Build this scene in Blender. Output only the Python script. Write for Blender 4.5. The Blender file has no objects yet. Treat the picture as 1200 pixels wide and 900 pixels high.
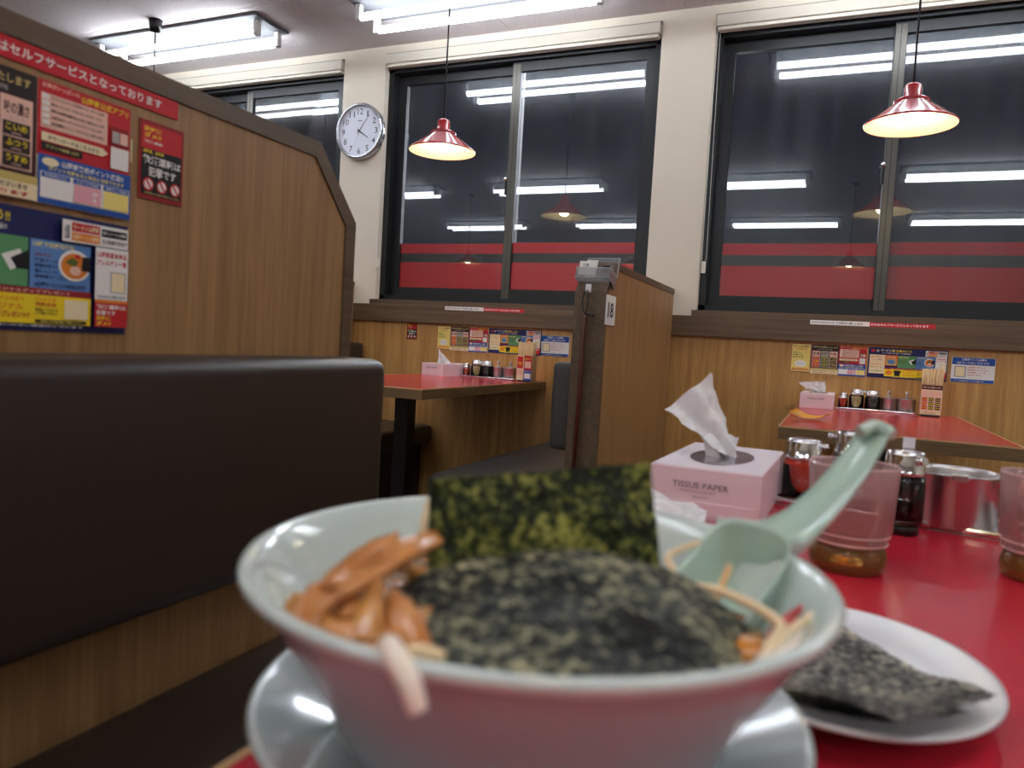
import bpy, bmesh, math, random
from mathutils import Vector, Matrix, noise
random.seed(7)
sc = bpy.context.scene
C = sc.collection
PI = math.pi

# ------------------------------------------------------------------ camera, world, exposure
EYE = .88
cam_d = bpy.data.cameras.new('camera'); cam = bpy.data.objects.new('camera', cam_d); C.objects.link(cam)
cam.location = (0, 0, EYE)
_yaw, _pit, _rol = 0.408852, -0.054399, 0.057631
_f = Vector((-math.sin(_yaw)*math.cos(_pit), math.cos(_yaw)*math.cos(_pit), math.sin(_pit)))
_r = Vector((math.cos(_yaw), math.sin(_yaw), 0)); _u = _r.cross(_f)
_R = _r*math.cos(_rol)+_u*math.sin(_rol); _U = -_r*math.sin(_rol)+_u*math.cos(_rol)
cam.rotation_euler = Matrix((( _R.x, _U.x, -_f.x), (_R.y, _U.y, -_f.y), (_R.z, _U.z, -_f.z))).to_euler()
cam_d.sensor_width = 36; cam_d.sensor_fit = 'HORIZONTAL'; cam_d.lens = 870.04/1200*36
cam_d.clip_start = .01; cam_d.clip_end = 100
cam_d.dof.use_dof = True; cam_d.dof.focus_distance = 2.6; cam_d.dof.aperture_fstop = 7.2
sc.camera = cam
w = bpy.data.worlds.new('night'); sc.world = w; w.use_nodes = True
w.node_tree.nodes['Background'].inputs[0].default_value = (.006, .009, .015, 1)
w.node_tree.nodes['Background'].inputs[1].default_value = 1
sc.view_settings.view_transform = 'Standard'; sc.view_settings.look = 'None'
sc.view_settings.gamma = 1; sc.view_settings.use_curve_mapping = False
sc.view_settings.exposure = 0.52
TUBE = 17.0      # fluorescent tubes
BULB = 30.0     # bulbs of the pendants

# area light added outside to brighten the red window film; no known lamp
_l = bpy.data.lights.new('added_film_light', 'AREA'); _l.shape = 'RECTANGLE'; _l.size = 7.5; _l.size_y = .12; _l.energy = 170; _l.color = (.95, .95, 1)
_lo = bpy.data.objects.new('added_film_light', _l); C.objects.link(_lo); _lo.location = (-1.2, 4.15, 2.75)
_lo.rotation_euler = (Vector((0, -.75, -1.45))).to_track_quat('-Z', 'X').to_euler()
# ------------------------------------------------------------------ materials
def lin(c): return tuple(((v/255)/12.92 if v/255 <= .04045 else ((v/255+.055)/1.055)**2.4) for v in c)+(1,)
MATS = {}
def base(name):
    m = bpy.data.materials.new(name); m.use_nodes = True
    return m, m.node_tree, m.node_tree.nodes['Principled BSDF']
def mat(name, col, rough=.5, metal=0, spec=.5, coat=0, trans=0, ior=1.5, bump=None, vary=None, emit=None, alpha=1, sss=0):
    if name in MATS: return MATS[name]
    m, t, b = base(name)
    b.inputs['Base Color'].default_value = lin(col); b.inputs['Roughness'].default_value = rough
    b.inputs['Metallic'].default_value = metal; b.inputs['Specular IOR Level'].default_value = spec
    b.inputs['Coat Weight'].default_value = coat; b.inputs['Transmission Weight'].default_value = trans
    b.inputs['IOR'].default_value = ior; b.inputs['Alpha'].default_value = alpha
    if sss: b.inputs['Subsurface Weight'].default_value = sss; b.inputs['Subsurface Radius'].default_value = (.01, .006, .004)
    if emit: b.inputs['Emission Color'].default_value = lin(emit[0]); b.inputs['Emission Strength'].default_value = emit[1]
    if bump or vary:
        tc = t.nodes.new('ShaderNodeTexCoord')
        def nz(scale, det=4):
            n = t.nodes.new('ShaderNodeTexNoise'); n.inputs['Scale'].default_value = scale; n.inputs['Detail'].default_value = det
            t.links.new(tc.outputs['Object'], n.inputs['Vector']); return n
        if bump:
            n = nz(bump[0]); bp = t.nodes.new('ShaderNodeBump'); bp.inputs['Strength'].default_value = bump[1]
            bp.inputs['Distance'].default_value = bump[2] if len(bump) > 2 else .002
            t.links.new(n.outputs['Fac'], bp.inputs['Height']); t.links.new(bp.outputs['Normal'], b.inputs['Normal'])
        if vary:
            n = nz(vary[0], 6); r = t.nodes.new('ShaderNodeValToRGB')
            r.color_ramp.elements[0].position = .35; r.color_ramp.elements[1].position = .65
            r.color_ramp.elements[0].color = lin(col); r.color_ramp.elements[1].color = lin(vary[1])
            t.links.new(n.outputs['Fac'], r.inputs['Fac']); t.links.new(r.outputs['Color'], b.inputs['Base Color'])
    MATS[name] = m; return m
def wood(name, c0, c1, sc_=(45, 45, 1.6), rough=.42, coarse=None):
    m, t, b = base(name); tc = t.nodes.new('ShaderNodeTexCoord')
    mp = t.nodes.new('ShaderNodeMapping'); mp.inputs['Scale'].default_value = sc_
    t.links.new(tc.outputs['Object'], mp.inputs['Vector'])
    n = t.nodes.new('ShaderNodeTexNoise'); n.inputs['Scale'].default_value = 1; n.inputs['Detail'].default_value = 7; n.inputs['Roughness'].default_value = .62
    t.links.new(mp.outputs[0], n.inputs['Vector'])
    r = t.nodes.new('ShaderNodeValToRGB'); r.color_ramp.elements[0].position = .32; r.color_ramp.elements[1].position = .68
    r.color_ramp.elements[0].color = lin(c0); r.color_ramp.elements[1].color = lin(c1)
    t.links.new(n.outputs['Fac'], r.inputs['Fac'])
    mp2 = t.nodes.new('ShaderNodeMapping'); mp2.inputs['Scale'].default_value = tuple(s*5 for s in sc_)
    t.links.new(tc.outputs['Object'], mp2.inputs['Vector'])
    n2 = t.nodes.new('ShaderNodeTexNoise'); n2.inputs['Scale'].default_value = 1; n2.inputs['Detail'].default_value = 3
    t.links.new(mp2.outputs[0], n2.inputs['Vector'])
    mx = t.nodes.new('ShaderNodeMixRGB'); mx.blend_type = 'MULTIPLY'; mx.inputs['Fac'].default_value = .35
    r2 = t.nodes.new('ShaderNodeValToRGB'); r2.color_ramp.elements[0].position = .3; r2.color_ramp.elements[1].position = .6
    r2.color_ramp.elements[0].color = (.45, .42, .4, 1)
    t.links.new(n2.outputs['Fac'], r2.inputs['Fac'])
    t.links.new(r.outputs['Color'], mx.inputs['Color1']); t.links.new(r2.outputs['Color'], mx.inputs['Color2'])
    t.links.new(mx.outputs['Color'], b.inputs['Base Color'])
    b.inputs['Roughness'].default_value = rough
    bp = t.nodes.new('ShaderNodeBump'); bp.inputs['Strength'].default_value = .12; bp.inputs['Distance'].default_value = .001
    t.links.new(n2.outputs['Fac'], bp.inputs['Height']); t.links.new(bp.outputs['Normal'], b.inputs['Normal'])
    MATS[name] = m; return m
WOOD = wood('oak_laminate', (180, 130, 70), (214, 166, 102))
WOOD2 = wood('partition_laminate', (146, 108, 68), (176, 136, 90))
DARK = wood('dark_trim_wood', (84, 64, 46), (112, 88, 64), (2.2, 40, 60))
DARKY = wood('dark_trim_wood_lengthwise', (86, 67, 50), (110, 88, 66), (50, 2.4, 50))
EDGE = wood('table_edge_wood', (100, 76, 48), (132, 104, 68), (6, 6, 90))
FLOORM = mat('floor_vinyl', (96, 70, 55), .35, vary=(3, (78, 58, 46)))
CREAM = mat('wallpaper', (226, 214, 196), .8, bump=(260, .25, .001))
CEIL = mat('ceiling_board', (222, 214, 213), .9, bump=(180, .5, .003), vary=(140, (204, 195, 196)))
WHITE = mat('white_paint', (232, 230, 228), .35)
OFFWHITE = mat('cassette_white', (224, 216, 200), .4)
ALU = mat('dark_bronze_frame', (24, 25, 27), .4, metal=.2)
HOUSE = mat('housing_enamel', (100, 101, 104), .6, spec=.3)
ALUL = mat('sash_edge', (78, 75, 68), .35, metal=.5)
RED = mat('red_laminate', (206, 38, 60), .2, spec=.65, bump=(420, .05, .0006), vary=(9, (198, 32, 54)))
LEA = mat('brown_vinyl', (50, 39, 34), .38, bump=(380, .18, .0006))
LEAG = mat('charcoal_vinyl', (66, 62, 60), .38, bump=(380, .18, .0006))
BLACK = mat('black_plastic', (14, 14, 15), .35)
BLACKM = mat('black_steel', (12, 12, 12), .4, metal=.3)
CHROME = mat('chrome', (222, 220, 220), .08, metal=1)
STEEL = mat('brushed_steel', (196, 190, 188), .3, metal=1)
CEL = mat('celadon_glaze', (200, 213, 209), .12, coat=.4, vary=(6, (206, 217, 213)))
CELS = mat('celadon_spoon', (178, 202, 188), .14, coat=.4)
PORC = mat('white_porcelain', (220, 219, 222), .3)
OUTB = mat('bowl_outside_glaze', (172, 170, 176), .22, coat=.15)
PAPER = mat('tissue_paper', (238, 236, 236), .9, sss=.15, bump=(60, .3, .002))
PINK = mat('pink_carton', (242, 219, 225), .5)
GREYINK = mat('grey_ink', (110, 90, 98), .6)
REDEN = mat('red_enamel', (188, 34, 40), .12, coat=.6)
SHADEIN = mat('cream_enamel', (250, 240, 202), .35)
CORD = mat('black_cord', (16, 16, 17), .5)
CLEAR = None
def glassy(name, col, rough, f=1.0, ior=1.45, thick=False):
    m = bpy.data.materials.new(name); m.use_nodes = True; t = m.node_tree; t.nodes.clear()
    o = t.nodes.new('ShaderNodeOutputMaterial'); mx = t.nodes.new('ShaderNodeMixShader')
    tr = t.nodes.new('ShaderNodeBsdfTransparent'); gl = t.nodes.new('ShaderNodeBsdfGlossy')
    tr.inputs['Color'].default_value = lin(col); gl.inputs['Roughness'].default_value = rough
    fr = t.nodes.new('ShaderNodeFresnel'); fr.inputs['IOR'].default_value = ior
    mu = t.nodes.new('ShaderNodeMath'); mu.operation = 'MULTIPLY'; mu.inputs[1].default_value = f; mu.use_clamp = True
    t.links.new(fr.outputs[0], mu.inputs[0]); t.links.new(mu.outputs[0], mx.inputs[0])
    t.links.new(tr.outputs[0], mx.inputs[1]); t.links.new(gl.outputs[0], mx.inputs[2]); t.links.new(mx.outputs[0], o.inputs[0])
    MATS[name] = m; return m, t, mx, o
PANE, _t, _mx, _o = glassy('window_glass', (240, 243, 246), .004, 1.35, 1.5)
# smears of dirt on the pane: a faint wide gloss and a little dust
_d = _t.nodes.new('ShaderNodeBsdfDiffuse'); _d.inputs[0].default_value = (.5, .55, .6, 1)
_g2 = _t.nodes.new('ShaderNodeBsdfGlossy'); _g2.inputs['Roughness'].default_value = .22
_a = _t.nodes.new('ShaderNodeMixShader'); _a.inputs[0].default_value = .012
_b = _t.nodes.new('ShaderNodeMixShader')
_tc = _t.nodes.new('ShaderNodeTexCoord'); _mp = _t.nodes.new('ShaderNodeMapping'); _mp.inputs['Scale'].default_value = (14, 14, 1.2)
_n = _t.nodes.new('ShaderNodeTexNoise'); _n.inputs['Scale'].default_value = 1; _n.inputs['Detail'].default_value = 6
_rr = _t.nodes.new('ShaderNodeMapRange'); _rr.inputs[1].default_value = .45; _rr.inputs[2].default_value = .8; _rr.inputs[3].default_value = .003; _rr.inputs[4].default_value = .035
_t.links.new(_tc.outputs['Object'], _mp.inputs[0]); _t.links.new(_mp.outputs[0], _n.inputs['Vector']); _t.links.new(_n.outputs['Fac'], _rr.inputs[0]); _t.links.new(_rr.outputs[0], _b.inputs[0])
_t.links.new(_mx.outputs[0], _a.inputs[1]); _t.links.new(_g2.outputs[0], _a.inputs[2])
_t.links.new(_a.outputs[0], _b.inputs[1]); _t.links.new(_d.outputs[0], _b.inputs[2]); _t.links.new(_b.outputs[0], _o.inputs[0])
FILM = mat('red_window_film', (215, 22, 44), .4)
_ft = FILM.node_tree; _tl = _ft.nodes.new('ShaderNodeBsdfTranslucent'); _tl.inputs[0].default_value = lin((226, 36, 72)); _fm = _ft.nodes.new('ShaderNodeMixShader'); _fm.inputs[0].default_value = .45
_ft.links.new(_ft.nodes['Principled BSDF'].outputs[0], _fm.inputs[1]); _ft.links.new(_tl.outputs[0], _fm.inputs[2]); _ft.links.new(_fm.outputs[0], _ft.nodes['Material Output'].inputs[0])
CLEARP, _t, _mx, _o = glassy('clear_plastic', (250, 250, 250), .05, 1.2, 1.5)
_d = _t.nodes.new('ShaderNodeBsdfTranslucent'); _d.inputs[0].default_value = (.8, .8, .82, 1); _d2 = _t.nodes.new('ShaderNodeBsdfDiffuse'); _d2.inputs[0].default_value = (.8, .8, .82, 1)
_b = _t.nodes.new('ShaderNodeMixShader'); _b.inputs[0].default_value = .5; _c = _t.nodes.new('ShaderNodeMixShader'); _c.inputs[0].default_value = .2
_t.links.new(_d.outputs[0], _b.inputs[1]); _t.links.new(_d2.outputs[0], _b.inputs[2]); _t.links.new(_mx.outputs[0], _c.inputs[1]); _t.links.new(_b.outputs[0], _c.inputs[2]); _t.links.new(_c.outputs[0], _o.inputs[0])
def dielectric(name, col, rough=.0, ior=1.45):
    return mat(name, col, rough, trans=1, ior=ior)
GLASSJ, *_ = glassy('jar_glass', (250, 252, 251), .03, 1.2, 1.5)
CUPM, _t, _mx, _o = glassy('tumbler_plastic', (252, 244, 243), .06, 1.1, 1.45)
_d = _t.nodes.new('ShaderNodeBsdfDiffuse'); _d.inputs[0].default_value = lin((236, 204, 202))
_tl = _t.nodes.new('ShaderNodeBsdfTranslucent'); _tl.inputs[0].default_value = lin((240, 208, 204))
_b = _t.nodes.new('ShaderNodeMixShader'); _b.inputs[0].default_value = .5; _c = _t.nodes.new('ShaderNodeMixShader'); _c.inputs[0].default_value = .30
_t.links.new(_d.outputs[0], _b.inputs[1]); _t.links.new(_tl.outputs[0], _b.inputs[2])
_t.links.new(_mx.outputs[0], _c.inputs[1]); _t.links.new(_b.outputs[0], _c.inputs[2]); _t.links.new(_c.outputs[0], _o.inputs[0])
AMBER, _t, _mx, _o = glassy('amber_plastic', (240, 208, 146), .08, 1.3, 1.5)
_tl = _t.nodes.new('ShaderNodeBsdfDiffuse'); _tl.inputs[0].default_value = lin((226, 176, 96)); _c = _t.nodes.new('ShaderNodeMixShader'); _c.inputs[0].default_value = .14
_t.links.new(_mx.outputs[0], _c.inputs[1]); _t.links.new(_tl.outputs[0], _c.inputs[2]); _t.links.new(_c.outputs[0], _o.inputs[0])
WATER, *_ = glassy('water', (252, 248, 246), .0, 1.0, 1.33)
CHILI = mat('chili_oil', (226, 56, 16), .2, sss=.3)
VINE = mat('pale_vinegar', (232, 200, 140), .15, sss=.3)
SOY = mat('soy_sauce', (12, 6, 5), .08)
BROTH = mat('soup_broth', (150, 92, 36), .08, coat=.5, vary=(40, (120, 66, 24)))
MENMA = mat('bamboo_shoot', (214, 146, 84), .3, coat=.3, vary=(60, (176, 108, 50)), sss=.1)
MENMA2 = mat('bamboo_shoot_pale', (206, 146, 74), .3, coat=.3, vary=(60, (168, 104, 44)), sss=.1)
NOOD = mat('noodle', (236, 208, 164), .35, coat=.2, sss=.2)
SPROUT = mat('bean_sprout', (250, 234, 220), .35, coat=.2, sss=.2)
REDTOP = mat('red_strip', (178, 40, 36), .4)
CHOP = wood('chopstick_wood', (206, 166, 118), (232, 198, 152), (3, 3, 3), .6)

def nori_mat(name, c0, c1, c2, transl):
    m, t, b = base(name); tc = t.nodes.new('ShaderNodeTexCoord')
    n = t.nodes.new('ShaderNodeTexNoise'); n.inputs['Scale'].default_value = 210; n.inputs['Detail'].default_value = 3; n.inputs['Roughness'].default_value = .65
    n3 = t.nodes.new('ShaderNodeTexNoise'); n3.inputs['Scale'].default_value = 28; n3.inputs['Detail'].default_value = 2
    v = t.nodes.new('ShaderNodeTexVoronoi'); v.inputs['Scale'].default_value = 300
    for x in (n, n3, v): t.links.new(tc.outputs['Object'], x.inputs['Vector'])
    ad = t.nodes.new('ShaderNodeMath'); ad.operation = 'ADD'; t.links.new(n.outputs['Fac'], ad.inputs[0])
    ml = t.nodes.new('ShaderNodeMath'); ml.operation = 'MULTIPLY'; ml.inputs[1].default_value = .5; t.links.new(n3.outputs['Fac'], ml.inputs[0]); t.links.new(ml.outputs[0], ad.inputs[1])
    r = t.nodes.new('ShaderNodeValToRGB'); e = r.color_ramp.elements
    e[0].position = .66; e[0].color = lin(c0); e[1].position = .90; e[1].color = lin(c2)
    k = e.new(.76); k.color = lin(c1)
    t.links.new(ad.outputs[0], r.inputs['Fac']); t.links.new(r.outputs['Color'], b.inputs['Base Color'])
    b.inputs['Roughness'].default_value = .42
    bp = t.nodes.new('ShaderNodeBump'); bp.inputs['Strength'].default_value = .9; bp.inputs['Distance'].default_value = .0012
    t.links.new(ad.outputs[0], bp.inputs['Height']); t.links.new(bp.outputs['Normal'], b.inputs['Normal'])
    if transl:
        tl = t.nodes.new('ShaderNodeBsdfTranslucent'); t.links.new(r.outputs['Color'], tl.inputs[0])
        mx = t.nodes.new('ShaderNodeMixShader'); mx.inputs[0].default_value = transl
        o = t.nodes['Material Output']; t.links.new(b.outputs[0], mx.inputs[1]); t.links.new(tl.outputs[0], mx.inputs[2]); t.links.new(mx.outputs[0], o.inputs[0])
    MATS[name] = m; return m
NORIB = nori_mat('nori_olive', (30, 38, 12), (84, 96, 36), (190, 188, 100), .35)
NORIF = nori_mat('nori_charcoal', (18, 22, 18), (84, 88, 78), (214, 206, 162), 0)
NORIP = nori_mat('nori_grey', (58, 58, 56), (128, 126, 120), (226, 218, 196), 0)

PC = {}
def ink(name, col):
    return mat('print_'+name, col, .45, spec=.35)
INK = dict(red=(200, 36, 48), dred=(150, 30, 36), pink=(232, 168, 184), maroon=(70, 28, 34), dark=(44, 32, 34), blue=(32, 84, 170), navy=(28, 34, 92), sky=(96, 142, 204),
           green=(92, 156, 104), yellow=(246, 218, 40), lyel=(246, 226, 130), cream=(244, 228, 188), white=(240, 238, 236), black=(24, 22, 24), orange=(230, 132, 40),
           grey=(176, 172, 170), salmon=(238, 196, 180), olive=(96, 104, 48), brown=(150, 92, 56), khaki=(206, 184, 110))
INK = {k: ink(k, v) for k, v in INK.items()}

# ------------------------------------------------------------------ mesh helpers
def bx(bm, x0, x1, y0, y1, z0, z1, mi=0, bev=0):
    vs = [bm.verts.new((x, y, z)) for x in (x0, x1) for y in (y0, y1) for z in (z0, z1)]
    fs = [bm.faces.new([vs[i] for i in q]) for q in ((0, 1, 3, 2), (4, 6, 7, 5), (0, 4, 5, 1), (2, 3, 7, 6), (0, 2, 6, 4), (1, 5, 7, 3))]
    for f in fs: f.material_index = mi
    if bev:
        r = bmesh.ops.bevel(bm, geom=list({e for f in fs for e in f.edges}), offset=bev, segments=3, profile=.5, affect='EDGES')
        for f in r['faces']: f.material_index = mi; f.smooth = True
    return fs
def BM(*boxes, bev=0):
    bm = bmesh.new()
    for b in boxes: bx(bm, *b, bev=bev)
    return bm
def prism(bm, poly, plane, a0, a1, mi=0):
    """closed polygon in a plane ('yz','xz','xy') extruded between a0 and a1 on the third axis"""
    def P(p, a): return {'yz': (a, p[0], p[1]), 'xz': (p[0], a, p[1]), 'xy': (p[0], p[1], a)}[plane]
    A = [bm.verts.new(P(p, a0)) for p in poly]; B = [bm.verts.new(P(p, a1)) for p in poly]
    fs = [bm.faces.new(A), bm.faces.new(B[::-1])]
    for i in range(len(poly)):
        j = (i+1) % len(poly); fs.append(bm.faces.new((A[j], A[i], B[i], B[j])))
    for f in fs: f.material_index = mi
    return fs
def lathe(bm, prof, n=40, cx=0, cy=0, mi=0, caps=False, smooth=True):
    rings = []
    for r, z in prof:
        if r < 1e-5: rings.append([bm.verts.new((cx, cy, z))])
        else: rings.append([bm.verts.new((cx+r*math.cos(2*PI*i/n), cy+r*math.sin(2*PI*i/n), z)) for i in range(n)])
    for a, b in zip(rings, rings[1:]):
        for i in range(n):
            j = (i+1) % n
            if len(a) == 1 and len(b) == 1: continue
            if len(a) == 1: f = bm.faces.new((a[0], b[j], b[i]))
            elif len(b) == 1: f = bm.faces.new((a[i], a[j], b[0]))
            else: f = bm.faces.new((a[i], a[j], b[j], b[i]))
            f.material_index = mi; f.smooth = smooth
    return rings
def tube(bm, pts, rad, n=8, mi=0, flat=1.0, caps=True):
    pts = [Vector(p) for p in pts]; rs = rad if isinstance(rad, (list, tuple)) else [rad]*len(pts)
    up = Vector((0, 0, 1)); prev = None; rings = []
    for i, p in enumerate(pts):
        d = (pts[min(i+1, len(pts)-1)]-pts[max(i-1, 0)]).normalized()
        if prev is None:
            a = d.cross(up if abs(d.z) < .9 else Vector((1, 0, 0))).normalized()
        else:
            a = (prev-d*prev.dot(d)).normalized()
        prev = a; b = d.cross(a)
        rings.append([bm.verts.new(p+a*(math.cos(2*PI*k/n)*rs[i])+b*(math.sin(2*PI*k/n)*rs[i]*flat)) for k in range(n)])
    for A, B in zip(rings, rings[1:]):
        for k in range(n):
            f = bm.faces.new((A[k], A[(k+1) % n], B[(k+1) % n], B[k])); f.smooth = True; f.material_index = mi
    if caps:
        for f in (bm.faces.new(rings[0][::-1]), bm.faces.new(rings[-1])): f.material_index = mi
def smooth_path(pts, k=6):
    P = [Vector(p) for p in pts]; P = [P[0]*2-P[1]]+P+[P[-1]*2-P[-2]]; out = []
    for i in range(1, len(P)-2):
        for j in range(k):
            t = j/k; a, b, c, d = P[i-1], P[i], P[i+1], P[i+2]
            out.append(.5*((2*b)+(c-a)*t+(2*a-5*b+4*c-d)*t*t+(3*b-a-3*c+d)*t**3))
    out.append(P[-2]); return out
def obj(name, bm, m, parent=None, kind=None):
    bmesh.ops.recalc_face_normals(bm, faces=bm.faces)
    me = bpy.data.meshes.new(name); bm.to_mesh(me); bm.free()
    for k in (m if isinstance(m, (list, tuple)) else [m]): me.materials.append(k)
    o = bpy.data.objects.new(name, me); C.objects.link(o)
    if parent: o.parent = parent
    if kind: o['kind'] = kind
    return o
def struct(name, bm, m, parent=None): return obj(name, bm, m, parent, None if parent else 'structure')
def thing(name, label, cat, loc=(0, 0, 0), rz=0, group=None):
    o = bpy.data.objects.new(name, None); C.objects.link(o); o.empty_display_size = .05
    o.location = loc; o.rotation_euler = (0, 0, rz); tag(o, label, cat, group); return o
def tag(o, label, cat, group=None):
    o['label'] = label; o['category'] = cat
    if group: o['group'] = group
    return o
def dup(root, label, loc=None, rz=None, group=None):
    def cp(o, par):
        c = o.copy(); C.objects.link(c); c.parent = par
        for ch in kids.get(o, []): cp(ch, c)
        return c
    kids = {}
    for o in C.objects:
        if o.parent: kids.setdefault(o.parent, []).append(o)
    c = cp(root, None)
    if loc is not None: c.location = loc
    if rz is not None: c.rotation_euler = (0, 0, rz)
    c['label'] = label
    if group: c['group'] = group
    return c
# ---- printed matter: text cached as triangles
_fc = bpy.data.curves.new('type', 'FONT'); _fo = bpy.data.objects.new('type', _fc); C.objects.link(_fo)
_fc.resolution_u = 2
_TX = {}
def text_mesh(s, bold):
    k = (s, bold)
    if k not in _TX:
        _fc.body = s; _fc.size = 1; _fc.offset = .022 if bold else .004
        _fc.align_x = 'LEFT'
        dg = bpy.context.evaluated_depsgraph_get(); dg.update()
        me = _fo.evaluated_get(dg).to_mesh()
        vs = [v.co.copy() for v in me.vertices]; fs = [tuple(p.vertices) for p in me.polygons]
        _fo.evaluated_get(dg).to_mesh_clear()
        if vs:
            x0 = min(v.x for v in vs); x1 = max(v.x for v in vs); y0 = min(v.y for v in vs); y1 = max(v.y for v in vs)
        else: x0 = y0 = 0; x1 = y1 = 1
        _TX[k] = (vs, fs, x0, x1, y0, y1)
    return _TX[k]
def put_text(bm, s, u, v, w_, h_, n, fr, mi=0, bold=True):
    """text stretched to the rectangle u..u+w_, v..v+h_ in frame fr=(origin, U, V, N)"""
    vs, fs, x0, x1, y0, y1 = text_mesh(s, bold); O, U, V, N = fr
    sx = w_/(x1-x0); sy = h_/(y1-y0)
    nv = [bm.verts.new(O+U*(u+(p.x-x0)*sx)+V*(v+(p.y-y0)*sy)+N*n) for p in vs]
    for f in fs:
        try: q = bm.faces.new([nv[i] for i in f]); q.material_index = mi
        except ValueError: pass
def put_rect(bm, u, v, w_, h_, n, fr, mi=0, th=.00015):
    O, U, V, N = fr
    c = [(u, v), (u+w_, v), (u+w_, v+h_), (u, v+h_)]
    A = [bm.verts.new(O+U*a+V*b+N*n) for a, b in c]; B = [bm.verts.new(O+U*a+V*b+N*(n-th)) for a, b in c]
    F = [bm.faces.new(A), bm.faces.new(B[::-1])]+[bm.faces.new((A[i], B[i], B[(i+1) % 4], A[(i+1) % 4])) for i in range(4)]
    for f in F: f.material_index = mi
def put_disc(bm, u, v, ru, rv, n, fr, mi=0, k=20, pts=None):
    O, U, V, N = fr
    P = pts or [(u+ru*math.cos(2*PI*i/k), v+rv*math.sin(2*PI*i/k)) for i in range(k)]
    f = bm.faces.new([bm.verts.new(O+U*a+V*b+N*n) for a, b in P]); f.material_index = mi
def poster(name, label, cat, loc, facing, W, H, sheet, items, group=None):
    """items: ('r',u,v,w,h,ink) ('t',u,v,w,h,ink,text) ('d',u,v,ru,rv,ink) ('p',ink,[(u,v)..]); u,v in fractions of the sheet"""
    U, N = {'y-': (Vector((1, 0, 0)), Vector((0, -1, 0))), 'x+': (Vector((0, 1, 0)), Vector((1, 0, 0)))}[facing]
    fr = (Vector((0, 0, 0)), U, Vector((0, 0, 1)), N)
    root = bpy.data.objects.new(name, None)
    bm = bmesh.new(); put_rect(bm, 0, 0, W, H, .0009, fr, 0, .0008)
    root = obj(name, bm, INK[sheet]); root.location = loc; tag(root, label, cat, group)
    mats = []; pb = bmesh.new(); tb = bmesh.new(); tm = []; np_ = nt = 0
    def mi(lst, k):
        if INK[k] not in lst: lst.append(INK[k])
        return lst.index(INK[k])
    for i, it in enumerate(items):
        n = .0011+.00012*i
        if it[0] == 'r': put_rect(pb, it[1]*W, it[2]*H, it[3]*W, it[4]*H, n, fr, mi(mats, it[5])); np_ += 1
        elif it[0] == 'd': put_disc(pb, it[1]*W, it[2]*H, it[3]*W, it[4]*H, n, fr, mi(mats, it[5])); np_ += 1
        elif it[0] == 'p': put_disc(pb, 0, 0, 0, 0, n, fr, mi(mats, it[1]), pts=[(a*W, b*H) for a, b in it[2]]); np_ += 1
        else: put_text(tb, it[6], it[1]*W, it[2]*H, it[3]*W, it[4]*H, n, fr, mi(tm, it[5])); nt += 1
    if np_: obj('printed_block', pb, mats, root)
    else: pb.free()
    if nt: obj('lettering', tb, tm, root)
    else: tb.free()
    return root

# ------------------------------------------------------------------ room shell
D = 3.27; CZ = 2.358; X0, X1, Y0 = -6.6, 3.0, -3.2
struct('floor', BM((X0, X1, Y0, D+.05, -.05, 0)), FLOORM)
struct('wall_left', BM((X0-.1, X0, Y0, D+.2, 0, CZ)), CREAM)
struct('wall_right', BM((X1, X1+.1, Y0, D+.2, 0, CZ)), CREAM)
struct('wall_rear', BM((X0-.1, X1+.1, Y0-.1, Y0, 0, CZ)), CREAM)
ceil = struct('ceiling', BM((X0-.1, X1+.1, Y0-.1, D+.3, CZ+.012, CZ+.1)), mat('ceiling_backing', (60, 55, 56), .9))
pm = None
xs = []; x = -2.36-.83*6
while x < X1: xs.append(x); x += .83
ys = [D-.005-.575-1.82*k for k in range(5)]
ys = [D+.0]+[2.70-1.82*k for k in range(5)]
for a in xs:
    for b1, b0 in zip(ys, ys[1:]):
        p = struct('ceiling_panel', BM((max(a, X0)+.001, min(a+.83, X1)-.001, max(b0, Y0)+.001, b1-.001, CZ, CZ+.012), bev=0), CEIL, ceil)
# window wall
WIN = [(-3.86, -2.48), (-2.22, -.80), (-.57, .85), (1.09, 2.51), (-5.52, -4.12)]
SZ, TZ = 1.065, 2.262
bm = bmesh.new()
cols = [(X0, -5.52), (-4.12, -3.86), (-2.48, -2.22), (-.80, -.57), (.85, 1.09), (2.51, X1)]
bx(bm, X0, X1, D, D+.20, 0, SZ); bx(bm, X0, X1, D, D+.20, TZ+.05, CZ)
for a, b in cols: bx(bm, a, b, D, D+.20, SZ, TZ+.05)
wall = struct('wall_back', bm, CREAM)
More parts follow.
